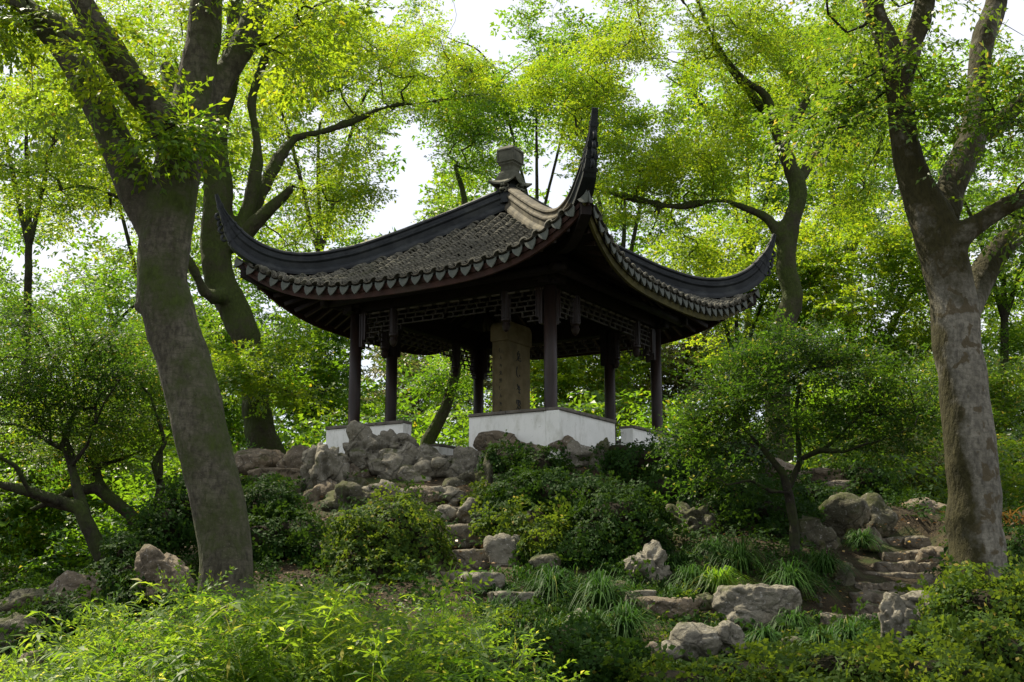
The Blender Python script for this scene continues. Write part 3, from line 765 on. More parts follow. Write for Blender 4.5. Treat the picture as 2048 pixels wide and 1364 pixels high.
B_RIGHT = bark_mat('plane_bark', (.15, .14, .11), (.23, .215, .17), moss=.44, mosscol=(.020, .018, .006), patch=(.085, .07, .042), side=(0, .0, .22, .105, 3.2))  # dark colour is moss low on the left, painted shade above the fork
B_DARK = bark_mat('dark_bark', (.020, .017, .012), (.045, .039, .028), moss=.47, mosscol=(.022, .032, .006))
B_MOSS = bark_mat('mossy_bark', (.035, .030, .020), (.075, .064, .042), moss=.55, mosscol=(.022, .030, .006))

def pw(poly, d):
    """polyline of (px,py,width_px[,dd]) -> points and radii"""
    pts = []; rad = []
    for q in poly:
        dd = d+(q[3] if len(q) > 3 else 0); pts.append(P(q[0], q[1], dd)); rad.append(q[2]/2*dd*1.0/F*1.01)
    return np.array(pts), np.array(rad)
def resample(pts, rad, step, r=None, wig=0.):
    seg = np.linalg.norm(np.diff(pts, axis=0), axis=1); s = np.r_[0, np.cumsum(seg)]; n = max(2, int(s[-1]/step)+1); t = np.linspace(0, s[-1], n)
    # catmull-rom through the points
    out = []
    ext = np.vstack([2*pts[0]-pts[1], pts, 2*pts[-1]-pts[-2]])
    for tt in t:
        i = min(len(seg)-1, int(np.searchsorted(s, tt, 'right')-1)); u = (tt-s[i])/max(seg[i], 1e-6)
        p0, p1, p2, p3 = ext[i], ext[i+1], ext[i+2], ext[i+3]
        out.append(.5*((2*p1)+(-p0+p2)*u+(2*p0-5*p1+4*p2-p3)*u*u+(-p0+3*p1-3*p2+p3)*u**3))
    out = np.array(out); rr = np.interp(t, s, rad)
    if wig: out[1:-1] += r.normal(size=out[1:-1].shape)*wig*rr[1:-1, None]
    return out, rr

class Tree:
    def __init__(s, seed): s.r = np.random.default_rng(seed); s.pos = []; s.par = []; s.fix = []; s.chains = []; s.tips = []
    def limb(s, pts, rad, attach=None, step=.25):
        p, r_ = resample(np.array(pts), np.array(rad), step, s.r, .05)
        if attach is None and s.pos:
            a = int(np.argmin(np.linalg.norm(np.array(s.pos)-p[0], axis=1)))
        else: a = -1
        ids = []
        for i in range(len(p)):
            s.pos.append(p[i]); s.par.append(a if i == 0 else len(s.pos)-2); s.fix.append(r_[i]); ids.append(len(s.pos)-1)
        s.chains.append((ids, True))
        return p, r_
    def grow(s, att, step=.35, wig=.12, upb=.25, r0=.006, expo=.45, maxr=.09, minfix=.0):
        r = s.r; att = np.array(att); base = np.array(s.pos)
        d = np.array([np.linalg.norm(base-a, axis=1).min() for a in att]); att = att[np.argsort(d)]
        cap = len(s.pos)+len(att)*60; POS = np.zeros((cap, 3)); n = len(s.pos); POS[:n] = base; cnt = np.zeros(cap, int); nfix = n
        for a in att:
            D = POS[:n]-a; dd = np.linalg.norm(D, axis=1)
            pen = dd+upb*np.maximum(D[:, 2], 0); k = int(np.argmin(pen)); L = dd[k]
            m_ = max(2, min(40, int(L/step)+1)); p0 = POS[k].copy(); ids = [k]; v = a-p0
            perp = r.normal(size=3); perp -= v*(perp@v)/(v@v+1e-9); perp /= np.linalg.norm(perp)+1e-9
            bow = r.uniform(.05, .22)*L
            for i in range(1, m_+1):
                t = i/m_; q = p0+v*t+perp*bow*math.sin(math.pi*t)+r.normal(size=3)*wig*step*(t < 1)
                POS[n] = q; s.pos.append(q); s.par.append(ids[-1]); s.fix.append(0); ids.append(n); n += 1
            s.chains.append((ids, False)); s.tips.append((n-1, m_))
            j = n-1
            while j >= nfix: cnt[j] += 1; j = s.par[j]
        s.rad = np.array([s.fix[i] if s.fix[i] > 0 else min(maxr, r0*max(1, cnt[i])**expo) for i in range(n)])
        s.P = POS[:n].copy(); s.par_ = np.array(s.par)
    def mesh_branches(s, name, mat, parent, sides=4, fixed=False, sides_fixed=10):
        V = []; Q = []; off = 0
        for ids, fx in s.chains:
            if fx != fixed: continue
            p = s.P[ids]; r_ = s.rad[ids].copy()
            if not fx and len(r_) > 1: r_[0] = min(r_[0], r_[1]*1.5)
            if not fx: r_[-1] *= .6
            v, f = tube_arr(p, r_, sides if not fx else sides_fixed); V.append(v); Q.append(f+off); off += len(v)
        if V:
            o = np_mesh(name, np.concatenate(V), np.concatenate(Q), mat, parent, smooth=True); o['kind'] = 'stuff'; return o
    def sprays(s, per, spread, tmpl, mat, parent, name='crown', smin=.8, smax=1.25, flat=.6, gap=True, pad=8, droop=-.1, thin=None):
        r = s.r; pos = []; dr = []
        for tip, m_ in s.tips:
            path = [tip]
            for _ in range(min(m_, 3)): path.append(s.par[path[-1]])
            path = np.array(path); main = s.P[path[0]]-s.P[path[-1]]; main /= np.linalg.norm(main)+1e-9
            for k in range(per):
                j = r.integers(0, len(path)-1) if k else 0; t = r.random(); p = s.P[path[j]]*(1-t)+s.P[path[min(j+1, len(path)-1)]]*t if k else s.P[tip]
                d = main*.7+r.normal(size=3)*np.array([1, 1, .45])*.9; d[2] += droop; d /= np.linalg.norm(d)
                pos.append(p+r.normal(size=3)*spread*np.array([1, 1, .6])); dr.append(d)
        pos = np.array(pos); dr = np.array(dr)
        keep = np.ones(len(pos), bool)
        if gap: keep &= ~in_gap(pos+dr*.25, pad)
        if thin is not None: keep &= thin(pos)
        pos, dr = pos[keep], dr[keep]
        up = np.tile([0, 0, 1.], (len(pos), 1))
        return scatter(name, tmpl, pos, orient(dr, up, flat*.6, r), r.uniform(smin, smax, len(pos)), mat, parent, r=r)

def fused(name, tubes, mat, parent, voxel=.03, disp=.02, bumps=()):
    """limbs fused into one continuous skin"""
    mb = MB()
    for pts, rad, n in tubes: mb.tube(pts, rad, n)
    for c, r_ in bumps:
        mb.lathe(c, [(r_*math.sin(t), -r_*math.cos(t)) for t in np.linspace(.15, math.pi-.15, 8)], 12)
    o = mb.build(name, mat, parent)
    md = o.modifiers.new('r', 'REMESH'); md.mode = 'VOXEL'; md.voxel_size = voxel
    ms = o.modifiers.new('s', 'SMOOTH'); ms.factor = .5; ms.iterations = 7
    dg = bpy.context.evaluated_depsgraph_get(); me = bpy.data.meshes.new_from_object(o.evaluated_get(dg))
    o.modifiers.clear(); o.data = me
    n = len(me.vertices); co = np.empty(n*3, np.float32); me.vertices.foreach_get('co', co); co = co.reshape(-1, 3)
    no = np.empty(n*3, np.float32); me.vertex_normals.foreach_get('vector', no); no = no.reshape(-1, 3)
    h = fbm(co*np.array([2.2, 2.2, 1.1]), 4)*disp+fbm(co*np.array([11, 11, 5]), 3)*disp*.3
    co = co+no*h[:, None]; me.vertices.foreach_set('co', co.astype(np.float32).ravel())
    me.polygons.foreach_set('use_smooth', np.ones(len(me.polygons), bool)); me.update()
    if not me.materials: me.materials.append(mat)
    return o
def ell(cx, cy, d, rx, ry, dd, n, r, shell=.35):
    """attractors in an ellipsoid given by its centre, half sizes in photograph px and half depth in m"""
    if n > 9:      # branches carry their foliage in flat uneven tiers
        nc = max(3, n//5); c0 = r.normal(size=(nc, 3)); c0 /= np.linalg.norm(c0, axis=1)[:, None]; c0 *= (r.random(nc)**shell)[:, None]
        u = c0[r.integers(0, nc, n)]+r.normal(size=(n, 3))*[.26, .26, .09]; k2 = r.random(n) < .45; v2 = r.normal(size=(n, 3)); v2 /= np.linalg.norm(v2, axis=1)[:, None]; u[k2] = (v2*(r.random(n)**shell)[:, None])[k2]
    else:
        u = r.normal(size=(n, 3)); u /= np.linalg.norm(u, axis=1)[:, None]; u *= (r.random(n)**shell)[:, None]
    c = P(cx, cy, d); k = d/F
    return c+u*np.array([rx*k, dd, ry*k])

# ================================================================ trees
TREES = {}
# -- big left tree
t1d = 11.6
root = P(455, 1260, t1d); root[2] = gz1(root[0], root[1])-.1
t1 = empty('tree', root, 'big leaning grey trunk with mossy fork in the left foreground beside the bamboo', 'tree')
T = Tree(11)
tr_main = pw([(462, 1400, 190), (460, 1330, 160), (456, 1230, 134), (450, 1100, 122), (428, 960, 128), (400, 850, 126), (368, 740, 124), (340, 640, 120), (327, 560, 114), (328, 490, 116), (342, 400, 104), (360, 320, 94), (375, 240, 92), (392, 150, 80), (408, 60, 72), (416, -60, 66), (420, -260, 50, .5), (430, -500, 30, 1)], t1d)
tr_l = pw([(312, 460, 84), (280, 395, 84), (245, 315, 84), (216, 250, 74), (182, 180, 68), (138, 112, 60), (80, 45, 50), (20, -20, 44), (-60, -160, 32), (-120, -330, 14)], t1d)
tr_l2 = pw([(362, 330, 70, -.05), (335, 255, 70, -.2), (288, 190, 66, -.4), (240, 130, 64, -.55), (205, 75, 62, -.7), (178, 30, 58, -.85), (140, -50, 50, -1.1), (80, -220, 26, -1.6)], t1d)
tr_l3 = pw([(225, 110, 36, -.55), (150, 65, 34, -.4), (90, 30, 32, -.2), (30, 5, 28), (-60, -10, 22, .2), (-200, -80, 8, .6)], t1d)
tr_r = pw([(396, 250, 56, .1), (436, 165, 58, .25), (474, 108, 60, .4), (498, 60, 60, .5), (520, 0, 58, .7), (545, -60, 52, .9), (590, -220, 30, 1.4)], t1d)
tr_b = pw([(330, 130, 36, .5), (355, 190, 50, .35), (372, 250, 50, .1)][::-1], t1d)
tubes = []; tr_main, tr_l, tr_l2, tr_l3, tr_r, tr_b = [(a_, b_*k_) for (a_, b_), k_ in ((tr_main, np.interp(np.arange(len(tr_main[1])), [8, 11], [.85, 1.0])), (tr_l, .88), (tr_l2, 1.), (tr_l3, .95), (tr_r, .92), (tr_b, .9))]
for q in (tr_main, tr_l, tr_l2, tr_l3, tr_r, tr_b):
    p_, r_ = T.limb(*q); tubes.append((p_, r_, 18))
fused('trunk', tubes, B_LEFT, t1, .036, .018, bumps=[(P(283, 612, t1d-.02), .07), (P(290, 590, t1d), .09)])
att = [ell(-60, -150, 11.4, 260, 220, 1.8, 12, T.r), ell(250, -180, 11, 300, 160, 2, 14, T.r), ell(600, -220, 12, 260, 200, 2, 12, T.r),
       ell(215, 120, 11.0, 110, 110, .5, 7, T.r), ell(330, 240, 10.9, 130, 70, .35, 7, T.r), ell(60, 90, 11.8, 120, 110, 1., 12, T.r), ell(560, 60, 12.2, 120, 60, 1., 12, T.r)]
T.grow(np.concatenate(att), r0=.007)
T.mesh_branches('branches', B_DARK, t1); T.sprays(7, .10, NEAR, L_BACK, t1, smin=.9, smax=1.3)

# -- big right tree
t3d = 12.4
root = P(1955, 1180, t3d); root[2] = gz1(root[0], root[1])-.1
t3 = empty('tree', root, 'big right foreground trunk with pale smooth bark and dark moss beside the stone steps', 'tree')
T = Tree(12)
q_main = pw([(1966, 1300, 190), (1962, 1220, 146), (1955, 1150, 128), (1950, 1040, 122), (1942, 930, 118), (1932, 820, 114), (1920, 720, 108), (1908, 620, 106), (1893, 540, 108), (1872, 455, 112), (1838, 385, 86), (1812, 310, 66), (1802, 230, 64), (1793, 150, 64), (1778, 90, 60), (1755, 40, 52), (1735, -30, 48), (1715, -150, 40), (1690, -380, 18)], t3d)
q_b = pw([(1800, 190, 46, .1), (1818, 110, 52, .2), (1840, 40, 50, .35), (1858, -40, 46, .5), (1890, -220, 28, .9)], t3d)
q_c = pw([(1885, 440, 76, .3), (1912, 350, 72, .7), (1948, 260, 66, 1.1), (1955, 180, 58, 1.4), (1962, 100, 56, 1.6), (1985, 30, 54, 1.8), (2005, -40, 50, 2), (2040, -200, 34, 2.4)], t3d)
q_d = pw([(1900, 490, 70, -.1), (1950, 450, 52, -.2), (2010, 415, 44, -.3), (2070, 385, 40, -.4), (2200, 330, 26, -.5), (2330, 240, 10, -.6)], t3d)
q_e = pw([(1925, 640, 70, .5), (1950, 580, 66, .8), (1990, 510, 60, 1.1), (2040, 465, 54, 1.4), (2110, 430, 44, 1.7), (2250, 380, 20, 2)], t3d)
q_f = pw([(1945, 270, 50, 1.2), (2000, 250, 46, 1.0), (2055, 190, 40, .8), (2130, 120, 28, .6), (2230, 0, 12, .4)], t3d)
tubes = []; q_main, q_b, q_c, q_d, q_e, q_f = [(a_, b_*.86) for a_, b_ in (q_main, q_b, q_c, q_d, q_e, q_f)]
for q in (q_main, q_b, q_c, q_d, q_e, q_f):
    p_, r_ = T.limb(*q); tubes.append((p_, r_, 18))
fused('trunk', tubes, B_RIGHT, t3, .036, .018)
att = [ell(1720, -150, 12.4, 260, 180, 1.8, 18, T.r), ell(2100, -120, 13, 250, 240, 2, 20, T.r), ell(2150, 330, 12.5, 160, 200, 1.5, 16, T.r),
       ell(1990, 190, 11.6, 110, 110, .5, 9, T.r), ell(1840, 150, 12, 60, 120, .4, 5, T.r), ell(1720, 120, 12.8, 110, 120, 1, 12, T.r), ell(1620, 240, 13.5, 90, 90, 1, 7, T.r)]
T.grow(np.concatenate(att), r0=.007)
T.mesh_branches('branches', B_DARK, t3); T.sprays(7, .10, NEAR, L_MID, t3, smin=.9, smax=1.25)

def limb_tree(seed, d, limbs, attr_, label, bark, leaf, tmpl, per=8, spread=.15, fuse=None, smin=.8, smax=1.25, r0=.007, group=None, gap=True, upb=.25, sides=4, maxr=.09):
    T = Tree(seed); b = limbs[0][0]; dd = d+(b[3] if len(b) > 3 else 0); rt = P(b[0], b[1], dd); g = gz1(rt[0], rt[1]); rt[2] = min(rt[2], g)
    e = empty('tree', rt, label, 'tree', group); tubes = []
    for i, l in enumerate(limbs):
        p_, r_ = pw(l, d)
        if i == 0: p_ = np.vstack([[p_[0][0], p_[0][1], min(g, p_[0][2])-.15], p_]) if p_[0][2] > g-.1 else p_; r_ = np.r_[[r_[0]*1.15], r_] if len(p_) > len(r_) else r_
        p_, r_ = T.limb(p_, r_, step=.3); tubes.append((p_, r_, 12))
    AT = np.concatenate([ell(*a, T.r) for a in attr_]); AT = AT[~in_gap(AT, 14)] if gap else AT
    T.grow(AT, r0=r0, upb=upb, maxr=maxr)
    if fuse: fused('trunk', tubes, bark, e, fuse, fuse*.7)
    else:
        mb = MB()
        for q in tubes: mb.tube(*q)
        mb.build('trunk', bark, e, smooth=True)
    T.mesh_branches('branches', B_DARK if bark is not B_MOSS else bark, e, sides)
    T.sprays(per, spread, tmpl, leaf, e, smin=smin, smax=smax, gap=gap)
    return e
# -- second left tree, behind the left corner of the roof
limb_tree(21, 25, [
    [(540, 930, 74), (522, 860, 62), (508, 780, 56), (494, 700, 54), (472, 630, 60), (438, 560, 62), (428, 480, 62), (440, 400, 60), (432, 320, 54), (440, 230, 48), (462, 130, 40), (470, 20, 30), (480, -120, 14)],
    [(455, 590, 40, -.3), (410, 590, 30, -.6), (392, 545, 24, -.9), (360, 490, 18, -1.2), (300, 420, 14, -1.6), (240, 395, 14, -1.9), (170, 372, 13, -2.1), (90, 388, 8, -2.4)],
    [(470, 480, 44, .2), (510, 410, 36, .5), (545, 340, 28, .8), (585, 280, 20, 1.2), (650, 262, 17, 1.6), (710, 240, 15, 2), (780, 212, 12, 2.4), (850, 205, 9, 2.8), (950, 190, 8, 3.2)],
    [(470, 500, 40), (500, 400, 32), (515, 300, 26), (505, 200, 20), (540, 90, 14)],
    [(480, 480, 36, -.2), (530, 430, 30, -.4), (565, 395, 24, -.5), (585, 372, 20, -.6)]],
    [(480, 60, 25, 260, 200, 2.5, 60), (120, 300, 23, 190, 150, 1.8, 50), (720, 150, 27.5, 250, 170, 1.8, 90), (960, 150, 29, 170, 110, 1.5, 40), (640, 380, 26, 120, 100, 1.5, 26), (330, 130, 24.5, 180, 160, 2, 34), (560, 520, 26.5, 90, 60, 1, 10), (480, 720, 23.4, 80, 90, .7, 18), (560, 760, 24, 60, 60, .7, 10)],
    'mossy dark trunk with thick fork standing behind the left roof horn', B_MOSS, L_BACK, MID, per=8, fuse=.06)
# -- slim mossy tree right of the roof
limb_tree(22, 27, [
    [(1560, 960, 62), (1556, 880, 54), (1556, 800, 50), (1560, 720, 50), (1572, 650, 48), (1583, 590, 44), (1574, 530, 40), (1580, 460, 38), (1594, 400, 38), (1590, 350, 38), (1562, 290, 30), (1540, 235, 26), (1500, 185, 22), (1450, 120, 18), (1400, 50, 14), (1350, -20, 10), (1280, -120, 6)],
    [(1566, 480, 34), (1535, 435, 24), (1490, 415, 20), (1440, 400, 18), (1390, 408, 16), (1340, 412, 15), (1280, 400, 13), (1215, 385, 9), (1170, 370, 5)],
    [(1565, 300, 22, .2), (1590, 240, 22, .4), (1625, 190, 18, .7), (1680, 150, 13, 1), (1760, 80, 8, 1.4)],
    [(1550, 250, 20, -.2), (1530, 190, 18, -.4), (1480, 150, 16, -.7), (1420, 60, 12, -1), (1380, -40, 8, -1.2)],
    [(1600, 360, 24, .2), (1635, 300, 20, .5), (1655, 260, 14, .8), (1700, 200, 8, 1)],
    [(1320, 412, 9), (1310, 450, 6), (1296, 475, 4)]],
    [(1400, 90, 27, 260, 160, 2.5, 80), (1300, 330, 27, 170, 110, 1.5, 46), (1650, 110, 28, 190, 150, 2, 46), (1470, 330, 28, 130, 120, 1.5, 26), (1690, 330, 28.5, 110, 130, 1.5, 24), (1150, 190, 27.5, 130, 110, 2, 26), (1380, 500, 28.5, 110, 60, 1, 12)],
    'slim mossy tree rising behind the right roof horn, its long bare branch reaching left', B_MOSS, L_BACK, MID, per=8, fuse=.06)
# -- tree seen through the pavilion
limb_tree(23, 28.5, [
    [(852, 900, 30), (868, 860, 26), (890, 820, 22), (905, 770, 22), (914, 720, 22), (918, 660, 20), (905, 560, 18), (930, 420, 14), (910, 330, 8)],
    [(908, 750, 10), (900, 700, 8), (870, 660, 6), (840, 600, 4)]],
    [(880, 740, 29, 90, 60, 1.5, 16), (930, 320, 29, 110, 110, 1.5, 40), (1010, 480, 29.5, 130, 120, 1.5, 20)],
    'thin curved tree seen through the pavilion opening behind the stele', B_MOSS, L_BACK2, MID, per=7)
# -- twisted small trees lower left
limb_tree(24, 15.5, [
    [(230, 1165, 40), (205, 1110, 34), (178, 1060, 31), (172, 1020, 29), (130, 1012, 25), (80, 990, 21), (30, 975, 18), (-40, 960, 12), (-120, 930, 8)],
    [(172, 1030, 22, .1), (150, 960, 20, .3), (140, 910, 16, .5), (130, 860, 12, .6), (170, 800, 9, .7)],
    [(120, 1005, 15, -.1), (60, 985, 12, -.3), (30, 930, 10, -.5), (-20, 900, 7, -.7)],
    [(145, 930, 12, .3), (180, 880, 11, .2), (200, 820, 9, 0), (240, 760, 6, -.2)],
    [(145, 905, 12, .5), (90, 880, 10, .6), (40, 850, 8, .8), (-10, 850, 6, 1)]],
    [(60, 640, 15.9, 110, 14, .6, 9), (190, 680, 15.8, 90, 14, .5, 9), (-20, 700, 15.8, 90, 14, .5, 8), (110, 730, 15.6, 110, 14, .6, 9), (230, 760, 15.8, 70, 14, .5, 8), (20, 780, 15.6, 100, 14, .6, 9), (150, 800, 15.5, 90, 14, .5, 9),
     (60, 845, 15.6, 110, 14, .5, 9), (-60, 860, 15.5, 90, 14, .5, 8), (200, 860, 15.7, 70, 12, .4, 6)],
    'twisted small tree with bare crooked branches at the left edge above the ivy', B_DARK, L_SHR, FINE, per=6, spread=.10, fuse=.025, r0=.005, maxr=.03)
limb_tree(25, 16.5, [
    [(296, 1090, 40), (290, 1060, 34), (260, 1030, 26), (225, 1000, 24), (190, 975, 20), (140, 985, 16), (110, 1000, 11), (60, 1020, 7)],
    [(292, 1070, 30), (315, 1010, 24), (322, 970, 20), (305, 935, 16), (330, 900, 12), (320, 850, 9), (300, 790, 6)],
    [(320, 960, 12, -.1), (340, 925, 10, -.2), (325, 885, 8, -.2)],
    [(225, 1000, 16, .1), (190, 940, 14, .3), (250, 915, 11, .5), (310, 890, 10, .6), (370, 850, 6, .8)],
    [(190, 950, 12, .3), (165, 880, 10, .4), (190, 800, 7, .5)]],
    [(250, 830, 16.9, 120, 90, .7, 32), (330, 740, 17.5, 90, 110, .8, 24), (160, 900, 16.8, 90, 50, .5, 12)],
    'low forked tree with crossing branches just left of the big leaning trunk', B_DARK, L_MID, FINE, per=8, spread=.10, fuse=.025, r0=.005, maxr=.03)
# -- small spreading tree on the right slope
limb_tree(26, 14.6, [
    [(1590, 1130, 30), (1590, 1080, 24), (1585, 1030, 22), (1578, 985, 24), (1575, 960, 22), (1548, 925, 14), (1528, 900, 12), (1500, 870, 9), (1460, 830, 6), (1420, 790, 4)],
    [(1578, 975, 18, .1), (1598, 930, 15, .2), (1598, 890, 12, .3), (1590, 840, 9, .4), (1600, 770, 6, .5)],
    [(1598, 920, 13, .1), (1625, 900, 12, 0), (1680, 905, 10, -.2), (1720, 890, 9, -.3), (1770, 880, 6, -.5), (1830, 850, 4, -.7)],
    [(1580, 985, 11, -.1), (1530, 980, 9, -.3), (1500, 960, 7, -.4), (1450, 970, 6, -.5), (1410, 960, 4, -.6)],
    [(1640, 905, 8, 0), (1680, 870, 6, .2), (1730, 820, 4, .4)]],
    [(1600, 690, 15, 90, 14, .5, 9), (1490, 720, 14.9, 70, 14, .5, 9), (1700, 725, 14.9, 90, 14, .5, 9), (1590, 760, 14.8, 110, 14, .6, 9), (1430, 770, 14.9, 50, 14, .5, 7), (1790, 770, 14.6, 70, 14, .5, 8),
     (1480, 810, 14.7, 80, 14, .5, 9), (1690, 815, 14.7, 90, 14, .5, 9), (1410, 835, 14.8, 50, 12, .4, 7), (1810, 830, 14.6, 70, 12, .5, 8), (1420, 885, 14.6, 70, 14, .4, 7), (1560, 850, 14.4, 70, 12, .4, 6), (1740, 880, 14.4, 90, 14, .4, 7),
     (1560, 715, 15.4, 120, 14, .4, 7), (1450, 960, 14.3, 50, 14, .3, 4)],
    'small spreading dark green tree on the slope left of the stone steps', B_DARK, L_SHR, FINE, per=7, spread=.11, fuse=.02, r0=.004, maxr=.02, gap=False)
# -- small pale tree behind the steps
limb_tree(27, 24, [
    [(1866, 1010, 20), (1868, 985, 14), (1860, 960, 9), (1840, 930, 6), (1830, 900, 4)],
    [(1867, 985, 10), (1880, 950, 8), (1890, 910, 5), (1885, 880, 4)]],
    [(1850, 910, 24, 75, 60, 1.2, 34)], 'small pale leaved tree behind the top of the stone steps', B_DARK, L_STRAW, FINE, per=8, spread=.12, r0=.005, gap=False)
# -- background trees
bgt = [  # px, depth, width px at base, crown centre y, crown rx, ry (px), label, leaf, n
    (60, 30, 34, 180, 210, 260, 'tall yellow green tree at the upper left corner behind the leaning trunk', L_BACK, 60),
    (150, 34, 36, 640, 230, 200, 'broad leafy tree low at the left behind the twisted small tree', L_BACK2, 70),
    (290, 40, 30, 350, 190, 300, 'background tree seen between the left trunk and the forked mossy trunk', L_BACK, 60),
    (620, 36, 30, 720, 170, 130, 'bright green tree behind the left low wall of the pavilion', L_BACK2, 50),
    (640, 44, 30, 200, 230, 260, 'tall background tree above the left slope of the roof', L_BACK, 60),
    (860, 48, 26, 740, 150, 110, 'far dull green tree seen through the pavilion left of the stele', L_STRAW, 40),
    (1075, 50, 20, 130, 260, 190, 'far tree above the roof finial', L_BACK2, 70),
    (1160, 40, 30, 740, 150, 120, 'sunlit yellow green tree seen through the pavilion right of the stele', L_BACK, 56),
    (1330, 42, 28, 690, 150, 150, 'background tree behind the right corner column', L_STRAW, 50),
    (1240, 46, 30, 330, 170, 200, 'background tree between the two right roof horns', L_BACK, 44),
    (1480, 36, 30, 560, 170, 180, 'yellow green tree behind the right end of the roof', L_BACK, 56),
    (1500, 50, 30, 220, 240, 230, 'tall background tree behind the slim mossy tree', L_BACK2, 50),
    (1740, 34, 36, 600, 190, 230, 'bright yellow green tree between the slim tree and the right trunk', L_BACK, 80),
    (1700, 44, 30, 230, 220, 240, 'tall background tree left of the big right trunk', L_BACK2, 60),
    (2010, 32, 36, 420, 190, 330, 'tall leafy tree behind the big right trunk', L_BACK2, 80),
    (1990, 28, 26, 850, 150, 130, 'leafy tree at the right edge beyond the big right trunk', L_MID, 56),
    (1700, 30, 22, 850, 150, 90, 'low bright tree behind the small spreading tree', L_BACK2, 40),
    (400, 30, 24, 760, 150, 170, 'fresh green tree right behind the leaning left trunk', L_BACK2, 60),
    (60, 24, 24, 960, 200, 150, 'low bright green tree behind the twisted branches at the left', L_BACK, 90),
    (250, 28, 20, 1010, 150, 100, 'low leafy tree behind the forked small tree', L_BACK2, 50),
    (330, 52, 26, 880, 260, 180, 'far tree low behind the leaning left trunk', L_BACK, 40),
    (1880, 50, 26, 700, 260, 240, 'far tree low behind the big right trunk', L_BACK, 50),
    (830, 60, 26, 560, 380, 330, 'far broad tree behind the pavilion roof', L_BACK, 40),
]
for i, (px, d, wd, cy, rx, ry, lab, lf, n) in enumerate(bgt):
    wd *= .72
    r = np.random.default_rng(500+i); x0, y0 = P(px, 700, d)[:2]; g = gz1(x0, y0); base_py = float(proj([[x0, y0, g]])[0, 1])
    c = (px+r.normal()*8, cy); lean = r.normal()*25
    trunk = [(px+lean, base_py, wd), (px+lean*.6, (base_py*2+cy)/3, wd*.75), (px+lean*.1, (base_py+cy*2)/3+10, wd*.6), (px+lean*.3, cy+ry*.3, wd*.25), (px-lean*.9, cy+ry*.1, wd*.05)]
    limbs = [trunk]
    for s_ in (-1, 1):
        limbs.append([(px+lean*.1, (base_py+cy*2)/3, wd*.45), (px+s_*rx*.35, cy+ry*.05, wd*.3), (px+s_*rx*.7, cy-ry*.3, wd*.12)])
    limb_tree(600+i, d, limbs, [(c[0], c[1], d, rx*1.05, ry*1.05, rx*d/F*.6, int(n*1.55))], lab, B_DARK, lf, FAR, per=9, spread=.30, smin=.8*d/36, smax=1.3*d/36, r0=.007, sides=3)

# ================================================================ far wood and understorey
r = np.random.default_rng(31)
def wood(name, n, d0, d1, y0, y1, x0, x1, mat, tmpl, s0, s1, gap=True, p=1.):
    d = r.uniform(d0, d1, n); px = r.uniform(x0, x1, n); py = y1+(y0-y1)*r.random(n)**p
    pts = np.array([P(a, b, c) for a, b, c in zip(px, py, d)])
    # crowns: keep clumps
    nz = fbm(pts*np.array([.35, .2, .35]), 3); keep = nz > -.6
    if gap: keep &= ~in_gap(pts, 12)
    pts = pts[keep]; g = gz(pts[:, 0], pts[:, 1]); pts[:, 2] = np.maximum(pts[:, 2], g+.1)
    dr = r.normal(size=(len(pts), 3))*[1, 1, .4]; dr[:, 2] -= .1
    o = scatter(name, tmpl, pts, orient(dr, np.tile([0, 0, 1.], (len(pts), 1)), .4, r), r.uniform(s0, s1, len(pts)), mat, r=r)
    o['kind'] = 'stuff'; return o
wood('far_wood', 9000, 54, 78, 1150, 40, -150, 2200, L_BACK2, FAR, 1.8, 2.9, p=.7)
wood('understorey', 4600, 30, 46, 1130, 790, -150, 2200, L_BACK2, FAR, .95, 1.7, p=.9)
wood('low_undergrowth', 1800, 21, 32, 1200, 900, -200, 520, L_BACK2, MID, .9, 1.8)
wood('hillside_undergrowth', 1500, 22, 32, 1080, 880, 1650, 2250, L_MID, MID, .9, 1.8)

